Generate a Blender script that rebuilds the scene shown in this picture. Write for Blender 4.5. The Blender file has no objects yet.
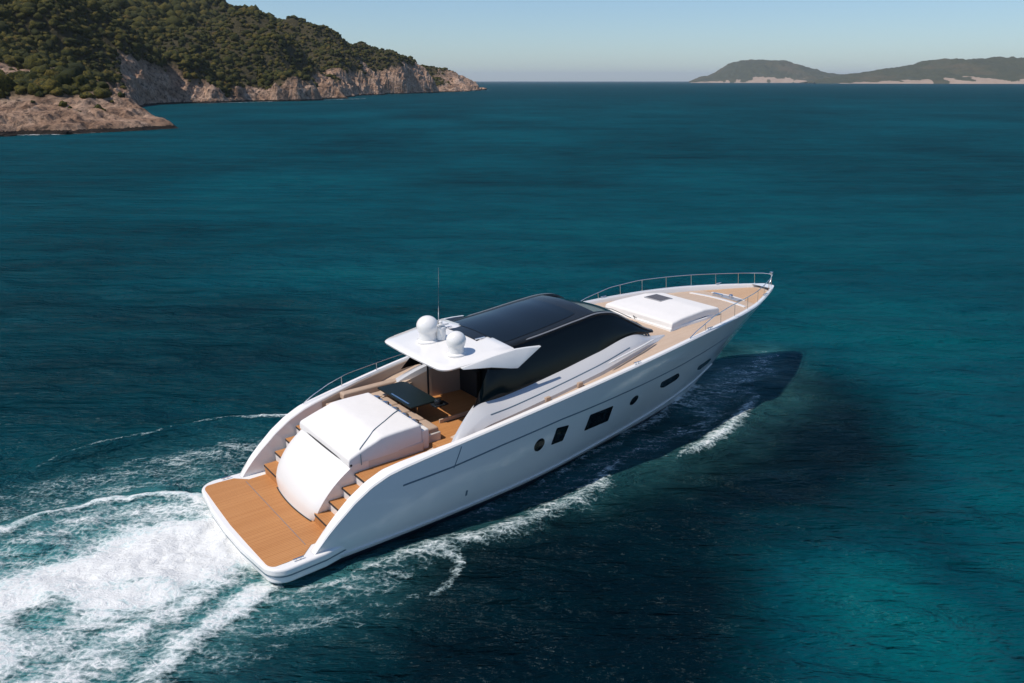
import bpy, bmesh, math, random
import numpy as np
from mathutils import Vector, Matrix, noise as mn
R = math.radians
rng = np.random.default_rng(7)
random.seed(7)
scn = bpy.context.scene
col = scn.collection

# ------------------------------------------------------------------ camera
F, CH = 781.85, 12.339
PITCH = math.atan2(260.5, F)
cam_d = bpy.data.cameras.new('camera'); cam = bpy.data.objects.new('camera', cam_d); col.objects.link(cam)
cam.location = (0, 0, CH); cam.rotation_euler = (math.pi/2 - PITCH, 0, 0)
cam_d.sensor_width = 36; cam_d.lens = 36*F/1024; cam_d.clip_start = .1; cam_d.clip_end = 90000
scn.camera = cam

# ------------------------------------------------------------------ sky and sun
SUN_EL, SUN_ROT = R(57), R(-117)
w = bpy.data.worlds.new('World'); scn.world = w; w.use_nodes = True
nt = w.node_tree; bg = nt.nodes['Background']
sky = nt.nodes.new('ShaderNodeTexSky'); sky.sky_type = 'NISHITA'; sky.sun_disc = False
sky.sun_elevation = SUN_EL; sky.sun_rotation = SUN_ROT; sky.altitude = 0
sky.air_density = 1.0; sky.dust_density = .25; sky.ozone_density = 3.2
tint = nt.nodes.new('ShaderNodeMix'); tint.data_type = 'RGBA'; tint.blend_type = 'MULTIPLY'; tint.inputs[0].default_value = 1; tint.inputs[7].default_value = (.78, .90, 1.02, 1)
nt.links.new(sky.outputs[0], tint.inputs[6]); nt.links.new(tint.outputs[2], bg.inputs[0]); bg.inputs[1].default_value = .088
sd = bpy.data.lights.new('sun', 'SUN'); sun = bpy.data.objects.new('sun', sd); col.objects.link(sun)
sd.energy = 3.3; sd.angle = R(.5); sd.color = (1, .91, .80)
sv = Vector((math.sin(SUN_ROT)*math.cos(SUN_EL), math.cos(SUN_ROT)*math.cos(SUN_EL), math.sin(SUN_EL)))
sun.rotation_euler = sv.to_track_quat('Z', 'Y').to_euler(); sun.location = (-30, 10, 60)
vs = scn.view_settings; vs.view_transform = 'Standard'; vs.look = 'None'; vs.gamma = 1; vs.exposure = .38

# ------------------------------------------------------------------ helpers
def tag(o, label=None, cat=None, group=None, kind=None):
    if label: o['label'] = label
    if cat: o['category'] = cat
    if group: o['group'] = group
    if kind: o['kind'] = kind
    return o
def mesh_np(name, co, faces, mat=None, parent=None, smooth=True, attrs=None, quads=True):
    """faces: (n,k) int array"""
    me = bpy.data.meshes.new(name)
    co = np.asarray(co, np.float32); faces = np.asarray(faces, np.int32)
    n, k = faces.shape
    me.vertices.add(len(co)); me.vertices.foreach_set('co', co.ravel())
    me.loops.add(n*k); me.loops.foreach_set('vertex_index', faces.ravel())
    me.polygons.add(n); me.polygons.foreach_set('loop_start', np.arange(0, n*k, k, dtype=np.int32))
    me.polygons.foreach_set('loop_total', np.full(n, k, np.int32))
    me.polygons.foreach_set('use_smooth', np.full(n, smooth, bool))
    for an, av in (attrs or {}).items():
        a = me.attributes.new(an, 'FLOAT', 'POINT'); a.data.foreach_set('value', np.asarray(av, np.float32).ravel())
    me.update(); me.validate()
    o = bpy.data.objects.new(name, me); col.objects.link(o)
    if mat: me.materials.append(mat)
    if parent: o.parent = parent
    return o
def grid_faces(nu, nv):
    i = np.arange(nu*nv).reshape(nu, nv)
    return np.stack([i[:-1, :-1], i[1:, :-1], i[1:, 1:], i[:-1, 1:]], -1).reshape(-1, 4)
def bm_obj(name, bm, mat, parent=None, smooth=None, bevel=0, seg=2, sub=0, angle=35):
    bmesh.ops.remove_doubles(bm, verts=bm.verts, dist=1e-5)
    bmesh.ops.recalc_face_normals(bm, faces=bm.faces)
    me = bpy.data.meshes.new(name); bm.to_mesh(me); bm.free()
    o = bpy.data.objects.new(name, me); col.objects.link(o)
    for m in (mat if isinstance(mat, (list, tuple)) else [mat]): me.materials.append(m)
    if parent: o.parent = parent
    if bevel:
        b = o.modifiers.new('bevel', 'BEVEL'); b.width = bevel; b.segments = seg; b.limit_method = 'ANGLE'; b.angle_limit = R(30)
    if sub:
        s = o.modifiers.new('sub', 'SUBSURF'); s.levels = sub; s.render_levels = sub
    if smooth is not False:
        me.polygons.foreach_set('use_smooth', np.ones(len(me.polygons), bool))
        me.set_sharp_from_angle(angle=R(angle))
    return o
def box(bm, x0, x1, y0, y1, z0, z1, M=None):
    vs_ = [bm.verts.new(v) for v in ((x0,y0,z0),(x1,y0,z0),(x1,y1,z0),(x0,y1,z0),(x0,y0,z1),(x1,y0,z1),(x1,y1,z1),(x0,y1,z1))]
    if M is not None:
        for v in vs_: v.co = M @ v.co
    for f in ((0,3,2,1),(4,5,6,7),(0,1,5,4),(1,2,6,5),(2,3,7,6),(3,0,4,7)): bm.faces.new([vs_[i] for i in f])
def tube(bm, pts, r, n=8, cap=True):
    pts = [Vector(p) for p in pts]; rings = []
    for i, p in enumerate(pts):
        t = (pts[min(i+1, len(pts)-1)] - pts[max(i-1, 0)]).normalized()
        a = t.cross(Vector((0, 0, 1)));
        if a.length < .05: a = t.cross(Vector((1, 0, 0)))
        a.normalize(); b = t.cross(a)
        rr = r[i] if isinstance(r, (list, tuple)) else r
        rings.append([bm.verts.new(p + a*math.cos(2*math.pi*k/n)*rr + b*math.sin(2*math.pi*k/n)*rr) for k in range(n)])
    for A, B in zip(rings, rings[1:]):
        for k in range(n): bm.faces.new((A[k], A[(k+1) % n], B[(k+1) % n], B[k]))
    if cap: bm.faces.new(rings[0]); bm.faces.new(rings[-1][::-1])
def lathe(bm, prof, c, n=32):
    rings = []
    for r, z in prof:
        rings.append([bm.verts.new((c[0]+r*math.cos(2*math.pi*k/n), c[1]+r*math.sin(2*math.pi*k/n), c[2]+z)) for k in range(n)] if r > 1e-4 else [bm.verts.new((c[0], c[1], c[2]+z))])
    for A, B in zip(rings, rings[1:]):
        for k in range(n):
            if len(A) == 1 and len(B) == 1: continue
            if len(B) == 1: bm.faces.new((A[k], A[(k+1) % n], B[0]))
            elif len(A) == 1: bm.faces.new((A[0], B[(k+1) % n], B[k]))
            else: bm.faces.new((A[k], A[(k+1) % n], B[(k+1) % n], B[k]))
    if len(rings[0]) > 1: bm.faces.new(rings[0][::-1])
def loft(bm, rows, close_u=False, capa=False, capb=False):
    """rows: list of lists of points, equal length"""
    V = [[bm.verts.new(p) for p in r] for r in rows]
    for A, B in zip(V, V[1:]):
        n = len(A)
        for k in range(n if close_u else n-1):
            q = [A[k], A[(k+1) % n], B[(k+1) % n], B[k]]
            bm.faces.new(q)
    if capa: bm.faces.new(V[0][::-1])
    if capb: bm.faces.new(V[-1])
    return V
def slab(bm, outline, zt, zb, inset=0):
    """outline: list of (x,y); zt, zb: functions of x,y"""
    T = [bm.verts.new((x, y, zt(x, y))) for x, y in outline]; B = [bm.verts.new((x, y, zb(x, y))) for x, y in outline]
    bm.faces.new(T); bm.faces.new(B[::-1]); n = len(T)
    for k in range(n): bm.faces.new((B[k], B[(k+1) % n], T[(k+1) % n], T[k]))
def ip(x, xs, ys): return float(np.interp(x, xs, ys))
def smooth_ip(x, xs, ys):
    xs = np.asarray(xs, float); ys = np.asarray(ys, float)
    m = np.gradient(ys, xs); x = np.clip(x, xs[0], xs[-1])
    i = np.clip(np.searchsorted(xs, x) - 1, 0, len(xs)-2); h = xs[i+1]-xs[i]; t = (x-xs[i])/h
    return (2*t**3-3*t**2+1)*ys[i] + (t**3-2*t**2+t)*h*m[i] + (-2*t**3+3*t**2)*ys[i+1] + (t**3-t**2)*h*m[i+1]
# vectorised value noise
_tab = rng.random((256, 256)).astype(np.float32)
def vnoise(x, y):
    xi = np.floor(x).astype(int); yi = np.floor(y).astype(int); fx = x-xi; fy = y-yi
    fx = fx*fx*fx*(fx*(fx*6-15)+10); fy = fy*fy*fy*(fy*(fy*6-15)+10)
    a = _tab[xi & 255, yi & 255]; b = _tab[(xi+1) & 255, yi & 255]; c = _tab[xi & 255, (yi+1) & 255]; d = _tab[(xi+1) & 255, (yi+1) & 255]
    return (a*(1-fx)+b*fx)*(1-fy) + (c*(1-fx)+d*fx)*fy
def fbm(x, y, oct=5, gain=.5, ridged=False):
    s = 0; a = 1; t = 0
    for k in range(oct):
        n_ = vnoise(x*2**k + 17.3*k, y*2**k - 9.1*k)
        if ridged: n_ = 1-np.abs(2*n_-1)
        s = s+a*n_; t += a; a *= gain
    return s/t
def sstep(a, b, x):
    t = np.clip((x-a)/(b-a), 0, 1); return t*t*(3-2*t)

# ------------------------------------------------------------------ materials
def mat(name, base=(.8,.8,.8), rough=.5, metal=0, coat=0, spec=.5, ior=1.45, **k):
    m = bpy.data.materials.new(name); m.use_nodes = True
    p = m.node_tree.nodes['Principled BSDF']
    p.inputs['Base Color'].default_value = (*base, 1); p.inputs['Roughness'].default_value = rough
    p.inputs['Metallic'].default_value = metal; p.inputs['Coat Weight'].default_value = coat
    p.inputs['Coat Roughness'].default_value = .05; p.inputs['Specular IOR Level'].default_value = spec; p.inputs['IOR'].default_value = ior
    return m
class NB:
    def __init__(s, m): s.m = m; s.t = m.node_tree; s.p = s.t.nodes['Principled BSDF']; s.out = s.t.nodes['Material Output']
    def n(s, ty, **k):
        nd = s.t.nodes.new(ty)
        for a, b in k.items(): setattr(nd, a, b)
        return nd
    def l(s, a, b): s.t.links.new(a, b)
    def coord(s, scale=(1,1,1), kind='Object', rot=(0,0,0)):
        c = s.n('ShaderNodeTexCoord'); mp = s.n('ShaderNodeMapping'); mp.inputs['Scale'].default_value = scale; mp.inputs['Rotation'].default_value = rot
        s.l(c.outputs[kind], mp.inputs[0]); return mp.outputs[0]
    def noise(s, vec, scale, detail=4, rough=.5, dist=0, norm=True):
        t = s.n('ShaderNodeTexNoise'); t.inputs['Scale'].default_value = scale; t.inputs['Detail'].default_value = detail
        t.inputs['Roughness'].default_value = rough; t.inputs['Distortion'].default_value = dist; s.l(vec, t.inputs['Vector']); return t.outputs[0]
    def ramp(s, fac, stops, interp='LINEAR'):
        r = s.n('ShaderNodeValToRGB'); cr = r.color_ramp; cr.interpolation = interp
        while len(cr.elements) < len(stops): cr.elements.new(.5)
        for e, (p_, c) in zip(cr.elements, stops): e.position = p_; e.color = (*c, 1) if len(c) == 3 else c
        s.l(fac, r.inputs[0]); return r.outputs[0]
    def mix(s, f, a, b, bt='MIX'):
        x = s.n('ShaderNodeMix', data_type='RGBA', blend_type=bt)
        for v, i in ((f, 0), (a, 6), (b, 7)):
            if hasattr(v, 'is_linked'): s.l(v, x.inputs[i])
            else: x.inputs[i].default_value = v if i == 0 else (*v, 1)
        return x.outputs[2]
    def math(s, op, a, b=0, c=None, clamp=False):
        x = s.n('ShaderNodeMath', operation=op); x.use_clamp = clamp
        for i, v in enumerate((a, b) if c is None else (a, b, c)):
            if hasattr(v, 'is_linked'): s.l(v, x.inputs[i])
            else: x.inputs[i].default_value = v
        return x.outputs[0]
    def attr(s, name): a = s.n('ShaderNodeAttribute', attribute_name=name); return a.outputs['Fac']
    def bump(s, h, strength=.3, dist=.05, prev=None):
        b = s.n('ShaderNodeBump'); b.inputs['Strength'].default_value = strength; b.inputs['Distance'].default_value = dist
        s.l(h, b.inputs['Height'])
        if prev is not None: s.l(prev, b.inputs['Normal'])
        return b.outputs[0]

def make_gelcoat(name, c, rough=.18):
    m = mat(name, c, rough, coat=.6); b = NB(m); v = b.coord()
    n1 = b.noise(v, 1.3, 5, .6)
    b.l(b.mix(n1, tuple(q*.95 for q in c), c), b.p.inputs['Base Color'])
    n2 = b.noise(v, 7, 3); r_ = b.math('MULTIPLY_ADD', n2, .16, rough-.06); b.l(r_, b.p.inputs['Roughness'])
    b.l(b.bump(n1, .04, .02), b.p.inputs['Normal'])
    return m
M_gel = make_gelcoat('white_gelcoat', (.82, .81, .79))
M_deckwhite = make_gelcoat('nonslip_white', (.68, .64, .59), .5)
M_shadegel = make_gelcoat('shaded_white_gelcoat', (.50, .51, .53), .22)  # white gelcoat greyed to paint the shaded look of the coaming
M_liner = make_gelcoat('beige_liner', (.42, .32, .25), .5)
M_grey = make_gelcoat('grey_gelcoat', (.30, .30, .31), .3)
def make_teak(name, c1, c2, seam, plank=.075, angle=0):
    m = mat(name, c1, .62); b = NB(m)
    v = b.coord((1,1,1), rot=(0,0,angle))
    sp = b.n('ShaderNodeSeparateXYZ'); b.l(v, sp.inputs[0])
    y = b.math('DIVIDE', sp.outputs['Y'], plank)
    fr = b.math('FRACT', y); fl = b.math('FLOOR', y)
    wn = b.n('ShaderNodeTexWhiteNoise', noise_dimensions='1D'); b.l(fl, wn.inputs['W'])
    v2 = b.coord((1.2, 26, 26), rot=(0,0,angle)); gr = b.noise(v2, 1, 4, .6)
    big = b.noise(b.coord((.5,.9,1)), 1.2, 3)
    f = b.math('ADD', b.math('MULTIPLY', gr, .45), b.math('MULTIPLY', wn.outputs[0], .35)); f = b.math('ADD', f, b.math('MULTIPLY_ADD', big, .5, -.15), clamp=True)
    cc = b.mix(f, c1, c2)
    sm = b.math('LESS_THAN', b.math('ABSOLUTE', b.math('SUBTRACT', fr, .5)), .07)
    b.l(b.mix(b.math('MULTIPLY', sm, .6), cc, seam), b.p.inputs['Base Color'])
    b.l(b.bump(gr, .1, .004), b.p.inputs['Normal'])
    return m
M_teak = make_teak('teak_planking', (.40, .165, .050), (.54, .26, .095), (.12, .05, .02))
M_teak2 = make_teak('weathered_teak', (.46, .34, .25), (.56, .44, .34), (.24, .17, .12))
M_teak3 = make_teak('warm_bow_teak', (.48, .30, .17), (.58, .39, .24), (.2, .12, .07))
def make_cushion(name, c):
    m = mat(name, c, .75, spec=.3); b = NB(m); v = b.coord()
    n1 = b.noise(v, 2.2, 4); n2 = b.noise(v, 90, 2)
    b.l(b.mix(n1, tuple(q*.93 for q in c), c), b.p.inputs['Base Color'])
    b.l(b.bump(n2, .25, .003, b.bump(n1, .35, .05)), b.p.inputs['Normal']); return m
M_cush = make_cushion('white_upholstery', (.76, .745, .73))
M_door = make_gelcoat('white_door_gelcoat', (.78, .765, .75), .3)
M_beige = make_cushion('beige_upholstery', (.44, .33, .25))
def make_gloss(name, c, rough=.06, coat=0):
    m = mat(name, c, rough, coat=coat, ior=1.5); b = NB(m); n1 = b.noise(b.coord(), .8, 2)
    b.l(b.bump(n1, .12, .03), b.p.inputs['Normal']); b.l(b.mix(n1, c, tuple(q*1.3 for q in c)), b.p.inputs['Base Color']); return m
M_glass = make_gloss('dark_tinted_glass', (.002, .005, .007), .09); NB(M_glass).p.inputs['Specular IOR Level'].default_value = .22
M_roofglass = make_gloss('roof_glass', (.006, .010, .014), .07)
NB(M_roofglass).p.inputs['Specular IOR Level'].default_value = .32
M_blackgel = make_gloss('black_gelcoat', (.012, .015, .018), .22)
NB(M_blackgel).p.inputs['Specular IOR Level'].default_value = .3
M_rubber = make_gloss('black_rubber', (.02, .02, .02), .6)
M_dark = make_gloss('dark_interior', (.010, .010, .010), .7)
M_steel = mat('stainless_steel', (.72, .73, .74), .18, metal=1); _b = NB(M_steel); _b.l(_b.math('MULTIPLY_ADD', _b.noise(_b.coord(), 5, 2), .1, .12), _b.p.inputs['Roughness'])
M_tabletop = make_gloss('dark_lacquer', (.006, .012, .013), .4); NB(M_tabletop).p.inputs['Specular IOR Level'].default_value = .2
M_boot = make_gloss('dark_bottom_paint', (.012, .02, .03), .4)
M_groove = make_gloss('blue_grey_line', (.10, .15, .19), .4)

# ------------------------------------------------------------------ boat frame
BX, BY, BH = -8.133, 18.767, .662
cb, sb = math.cos(BH), math.sin(BH)
def b2w(x, y): return BX+cb*x-sb*y, BY+sb*x+cb*y
def w2b(X, Y): dx, dy = X-BX, Y-BY; return cb*dx+sb*dy, -sb*dx+cb*dy
dW = [0, .4, 1.9, 4.2, 6.85, 11.2, 14.4, 20]; bW = [0, .22, .72, 1.24, 1.70, 2.36, 2.52, 2.56]
dS = [0, .25, .83, 2, 2.8, 4, 5.15, 7.7, 9.8, 11.7, 13.4, 16.35, 19.3, 20.9, 24]
bS = [0, .22, .55, 1.10, 1.45, 1.93, 2.27, 2.80, 3.12, 3.32, 3.41, 3.33, 3.0, 2.80, 2.68]
def zs(x): t = x/25; return 1.58+5.31*t-3.247*t*t
WX = [1.62, 1.78, 2.05, 2.33, 2.8, 3.3, 3.8, 4.3]; WZ = [.60, .80, 1.10, 1.36, 1.76, 2.08, 2.29, 2.40]
def ztop(x): return zs(x) if x >= 4.3 else ip(x, WX, WZ)
def hbS(x): return float(smooth_ip(25-x, dS, bS))
def hbW(x): return float(smooth_ip(max(20.1-x, 0), dW, bW))
def xend(z): return 20.1+1.40*z if z > 0 else 20.1+1.2*z
def hull_b(x, z):
    """half breadth of the hull side at station x, height z"""
    zt = zs(x); q = min(max(z/zt, 0), 1)
    d = xend(z)-x
    if d <= 0: return 0
    return float((1-q**.68)*smooth_ip(d, dW, bW) + q**.68*smooth_ip(d*(1-.0*q), dS, bS))

# ------------------------------------------------------------------ sea
def tensor_axis(c0, c1, step, lo, hi, g):
    a = list(np.arange(c0, c1, step)); s = step; x = a[-1]
    while x < hi: s *= g; x += s; a.append(x)
    s = step; x = a[0]; pre = []
    while x > lo: s *= g; x -= s; pre.append(x)
    return np.array(pre[::-1]+a)
wave_set = []
for k in range(46):
    lam = 1.1*1.085**k*1.0
    th = R(78)+rng.normal(0, .42)
    wave_set.append((lam, th, rng.random()*6.28, .0040*lam**.9*min(1, (4/lam)**1.3)))
def wave_h(X, Y, step=None):
    h = np.zeros_like(X)
    for lam, th, ph, A in wave_set:
        f = 1 if step is None else np.clip((lam/step-2.5)/2.5, 0, 1)
        wx = X+.5*vw1*lam*.4; wy = Y+.5*vw2*lam*.4
        c = np.sin((wx*math.cos(th)+wy*math.sin(th))*2*math.pi/lam+ph)
        h += f*A*(c+.25*c*c)
    return h
# --- wake strokes in sea coordinates: (points, width, strength)
def stroke_dist(X, Y, pts):
    best = np.full(X.shape, 1e9); tt = np.zeros(X.shape); side = np.zeros(X.shape); n = len(pts)-1
    for i in range(n):
        ax, ay = pts[i]; bx, by = pts[i+1]; dx, dy = bx-ax, by-ay; L2 = dx*dx+dy*dy
        t = np.clip(((X-ax)*dx+(Y-ay)*dy)/L2, 0, 1); d = np.hypot(X-ax-t*dx, Y-ay-t*dy); m = d < best
        best = np.where(m, d, best); tt = np.where(m, (i+t)/n, tt); side = np.where(m, np.sign((X-ax)*dy-(Y-ay)*dx), side)
    return best, tt, side
CREST = [(-7.2,27.4),(-8.7,27.65),(-11.3,27.1),(-12.7,26.2),(-14.3,25.2),(-15.5,24.2),(-16.6,22.6),(-18.5,20.0)]
RIDGE = [(-8.5,20.4),(-9.5,21.1),(-11.0,21.4),(-12.6,20.9),(-13.7,20.1),(-14.7,19.3),(-15.9,18.1),(-18,15.2)]
RIDGEL = [(-6.2,17.4),(-6.45,16.9),(-6.9,16.0),(-7.35,15.0),(-7.9,13.6),(-8.6,11.5)]
CORE = [(-6.9,19.3),(-8.0,18.9),(-9.6,18.0),(-11.0,16.8),(-12.2,15.4),(-13.8,13.2),(-15.5,10)]
NEAR1 = [(-3.6,17.8),(-2.3,18.75),(-.9,19.25),(.2,20.15),(1.5,21.3),(2.8,22.4),(3.9,23.7)]
NEAR2 = [(5.4,24.0),(6.4,24.8),(7.4,25.9),(8.6,27.4),(10.0,29.6)]
def foam_fields(X, Y):
    """density 0..1 of foam, aeration 0..1, height"""
    n1 = fbm(X*.55+3, Y*.55, 4); n2 = fbm(X*1.7, Y*1.7+40, 4)
    D = np.zeros_like(X); H = np.zeros_like(X); A = np.zeros_like(X)
    def add(pts, w, s, edge=1., wob=.5, t0=None, t1=None, hgt=0, aer=0, one=None):
        nonlocal D, H, A
        d, t, sd_ = stroke_dist(X+(n1-.5)*wob*2, Y+(n2-.5)*wob, pts)
        wv = np.interp(t, np.linspace(0, 1, len(w)), w); sv_ = np.interp(t, np.linspace(0, 1, len(s)), s)
        f = np.exp(-(d/wv)**2*edge)*sv_
        D = np.maximum(D, f); H = np.maximum(H, f*hgt)
        if aer: d2 = np.exp(-(d/(wv*1.6))**2)*np.minimum(sv_, 1)*aer; A = np.maximum(A, d2)
    add(CORE, [1.8, 2.3, 2.7, 2.8, 2.9, 3.2, 3.6], [1.45, 1.45, 1.4, 1.3, 1.2, 1.1, 1.0], wob=.7, hgt=.14, aer=1)
    hole = np.exp(-((X+11.2)/1.1)**2-((Y-15.6)/.9)**2)+.7*np.exp(-((X+12.6)/1.6)**2-((Y-18.4)/.5)**2)+.6*np.exp(-((X+9.6)/1.0)**2-((Y-16.9)/.35)**2); D = D*(1-.55*hole)
    add(RIDGE, [.3, .36, .36, .36, .4, .5, .7, 1.], [.9, .98, .90, .86, .82, .82, .8, .7], wob=.35, hgt=.10, aer=.5)
    add(RIDGEL, [.3, .55, .7, .75, .8, .9], [.85, .95, .9, .88, .8, .8], wob=.5, hgt=.08)
    add([(-7.2,24.9),(-9.4,24.6),(-11,23.9),(-13,22.9),(-14.8,21.8),(-17,19.8)], [1.0, 1.5, 1.6, 1.5, 1.5, 1.7], [.50, .60, .56, .52, .50, .46], wob=.9, hgt=.05, aer=.15)
    add([(-8.2,23.1),(-10,23.0),(-12,22.3),(-14,21.2),(-16.5,19.4)], [.7, .8, .8, .9, 1], [.5, .56, .54, .52, .5], wob=.6, hgt=.05)
    add([(-9.5,20.6),(-11.5,20.3),(-13.5,19.0),(-16,16.8)], [1., 1.1, 1.2, 1.3], [.84, .72, .66, .62], wob=.6, hgt=.05, aer=.6)
    add([(-7.4,17.4),(-8.6,15.6),(-9.8,13.8),(-10.6,12)], [.7, 1.2, 1.4, 1.5], [.9, .84, .80, .76], wob=.7, hgt=.05, aer=.7)
    add(CREST, [.24, .24, .18, .14, .18, .15, .15, .3], [.98, .88, .62, .48, .60, .45, .5, .45], wob=.35, hgt=.04)
    # lacy foam to starboard of the stern
    add([(-6.0,16.6),(-4.9,16.6),(-3.6,17.2),(-2.6,18.0)], [.7, .75, .7, .4], [.56, .57, .57, .52], wob=.9)
    add([(-6.3,15.4),(-5.3,15.5),(-4.0,15.9),(-2.2,16.6)], [.9, .7, .5, .4], [.56, .55, .48, .40], wob=1)
    add([(-6.9,14.2),(-6.2,14.2),(-5.3,14.7)], [.7, .8, .5], [.56, .52, .44], wob=.7)
    add([(-2.2,18.7),(-1.6,18.2),(-1.45,17.4),(-1.9,16.6)], [.25, .3, .28, .3], [.72, .72, .62, .48], wob=.4)
    add([(-5.4,16.9),(-4.2,17.5),(-3.2,18.1),(-2.2,18.8)], [.2, .22, .22, .25], [.74, .70, .74, .75], wob=.35)
    add(NEAR1, [.40, .50, .58, .60, .58, .50, .32], [.70, .71, .70, .71, .72, .74, .66], wob=.5, hgt=.07)
    add([(-1.0,18.8),(.6,19.9),(2.2,21.3),(3.4,22.6)], [.5, .6, .6, .4], [.46, .47, .45, .36], wob=.7)
    add(NEAR2, [.14, .40, .46, .44, .25], [.5, .78, .80, .78, .6], wob=.3, hgt=.10)
    # spray mist by the bow and along the hull side
    add([(6.6,26.2),(7.6,28.6),(9.2,30.9),(10.8,33.2),(12.0,35.0)], [.9, 1.4, 1.6, 1.3, .8], [.44, .60, .60, .58, .48], wob=1., aer=.55)
    add([(-3,19.2),(0,21.2),(3.2,23.8),(6.4,26.6)], [.6, .9, 1.1, 1.3], [.34, .40, .46, .50], wob=.8, aer=.45)
    hp = [b2w(x, -hbW(x)-.22) for x in (19.9, 18.5, 16.5, 14, 11, 8, 5)]
    add(hp, [.45, .55, .5, .4, .3, .25, .2], [.80, .78, .68, .60, .54, .48, .44], wob=.5, hgt=.10, aer=.3)
    hp = [b2w(x, hbW(x)+.25) for x in (20.0, 18, 15, 11, 7, 3)]
    add(hp, [.4, .5, .5, .5, .5, .5], [.8, .75, .6, .55, .5, .5], wob=.5, hgt=.08, aer=.3)
    return D, A, H
def wake_shape(X, Y):
    H = np.zeros_like(X)
    d, t, sd_ = stroke_dist(X, Y, CREST); H += .16*np.exp(-(d/.55)**2) - .10*np.exp(-((d-1.1)/.9)**2)*(sd_*(1) > 0)
    d, t, _ = stroke_dist(X, Y, RIDGE); H += .15*np.exp(-(d/.6)**2)*np.interp(t, [0, .2, 1], [.3, 1, .6])
    d, t, _ = stroke_dist(X, Y, CORE); n_ = fbm(X*.8, Y*.8, 4)
    H += np.exp(-(d/2.0)**2)*(.05+.5*(n_-.5)*.6)
    d, t, _ = stroke_dist(X, Y, NEAR1+NEAR2); H += .10*np.exp(-(d/.5)**2) - .05*np.exp(-((d-1.2)/.8)**2)
    n3 = fbm(X*.9+7, Y*.9+2, 4); d, t, _ = stroke_dist(X, Y, [(-6,21),(-11,21),(-17,18)])
    H += np.exp(-(d/4.2)**2)*.35*(n3-.5)
    return H
gx = tensor_axis(-24, 26, .16, -16000, 16000, 1.055); gy = tensor_axis(12.0, 48, .16, -40, 32000, 1.05)
X, Y = np.meshgrid(gx, gy, indexing='ij')
SX = np.maximum(np.gradient(gx)[:, None], np.gradient(gy)[None, :])
vw1 = fbm(X*.06, Y*.06, 2)-.5; vw2 = fbm(X*.05+50, Y*.07, 2)-.5
Hs = wave_h(X, Y, SX)
near = (X > -26) & (X < 28) & (Y > 8) & (Y < 50)
Hs[near] += wake_shape(X[near], Y[near])
# calmer where the hull sits
xb, yb = w2b(X, Y)
Dn = np.zeros_like(X); An = np.zeros_like(X); Dn[near], An[near], _ = foam_fields(X[near], Y[near])
# pale sand and dark weed showing through, plus dark painted round the hull shadow
def blob(cx, cy, sx, sy, a=0):
    c, s = math.cos(a), math.sin(a); u = (X-cx)*c+(Y-cy)*s; v = -(X-cx)*s+(Y-cy)*c; return np.exp(-(u/sx)**2-(v/sy)**2)
wv_ = 3.*(fbm(X*.12, Y*.12, 4)-.5)
Xo, Yo = X, Y; X = X+wv_*1.2; Y = Y+wv_
shoal_shade = .50 + .40*(fbm(X*.035+5, Y*.02+9, 4)-.5)
shoal_shade += .75*blob(9.3, 16.2, 3.4, 3.2) + .30*blob(14.5, 22, 3.5, 7) + .30*blob(19, 36, 9, 12) + .16*blob(5, 60, 26, 14) + .1*blob(-10, 52, 12, 6)
shoal_shade -= .70*blob(8.2, 24.5, 5.0, 4.4, .7) + .85*blob(2.2, 16.6, 4.4, 4.0, .7) + .12*blob(-14, 37, 14, 6, .2) + .08*blob(-30, 62, 20, 12) + .12*blob(22, 52, 10, 5) + .2*blob(12.5, 17.5, 1.2, 6) + .25*blob(13, 27, 3, 3) + .34*blob(10.5, 31.5, 3.2, 5.0, .3)  # last blob darkens lit water beside the bow to soften the hull shadow's edge
X, Y = Xo, Yo
far = sstep(90, 900, np.hypot(X, Y)); shoal_shade = shoal_shade*(1-far)+.40*far
streak = fbm(X*.03, Y*.16+30, 5)-.5; shoal_shade += .28*streak*(1-.6*far)
M_sea = mat('sea_water', (0, .05, .06), .06, ior=1.333); b = NB(M_sea); b.p.inputs['Specular IOR Level'].default_value = .17
v = b.coord((1,1,1)); sh = b.attr('shoal_shade'); ae = b.attr('aerated')
low = b.noise(b.coord((.16,.3,1)), 1, 4, .55)
mid = b.noise(b.coord((.22,.75,1), rot=(0,0,.12)), 1, 6, .62, .6)
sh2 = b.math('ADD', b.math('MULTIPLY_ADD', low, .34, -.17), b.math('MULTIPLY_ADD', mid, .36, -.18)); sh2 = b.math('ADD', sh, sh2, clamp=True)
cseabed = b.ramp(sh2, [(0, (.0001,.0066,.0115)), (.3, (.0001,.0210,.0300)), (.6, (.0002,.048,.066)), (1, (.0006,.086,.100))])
fine = b.noise(b.coord((.5,1.1,1)), 1.6, 3, .6, .4)
cs = b.mix(b.math('MULTIPLY', ae, b.math('MULTIPLY_ADD', fine, .9, .25, clamp=True)), cseabed, (.10,.38,.40))
b.l(cs, b.p.inputs['Base Color'])
n_a = b.noise(b.coord((.45,1.0,1)), .9, 3, .55, .3); n_b = b.noise(b.coord((.6,1.2,1), rot=(0,0,.35)), 3.2, 4, .62, .5); n_c = b.noise(b.coord((.8,1.2,1), rot=(0,0,-.3)), 12, 3, .6, .3)
n_f = b.noise(b.coord((.010,.030,1)), 1, 4, .6)
n_m = b.noise(b.coord((.14,.55,1)), 1, 6, .62, .4)
bb = b.bump(n_a, 1, .48); bb = b.bump(n_b, 1, .12, bb); bb = b.bump(n_c, 1, .013, bb); bb = b.bump(n_f, .6, 3, bb); bb = b.bump(n_m, 1, .70, bb); n_w = b.noise(b.coord((.035,.15,1)), 1, 7, .65, .3); bb = b.bump(n_w, 1, 2.2, bb)
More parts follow.
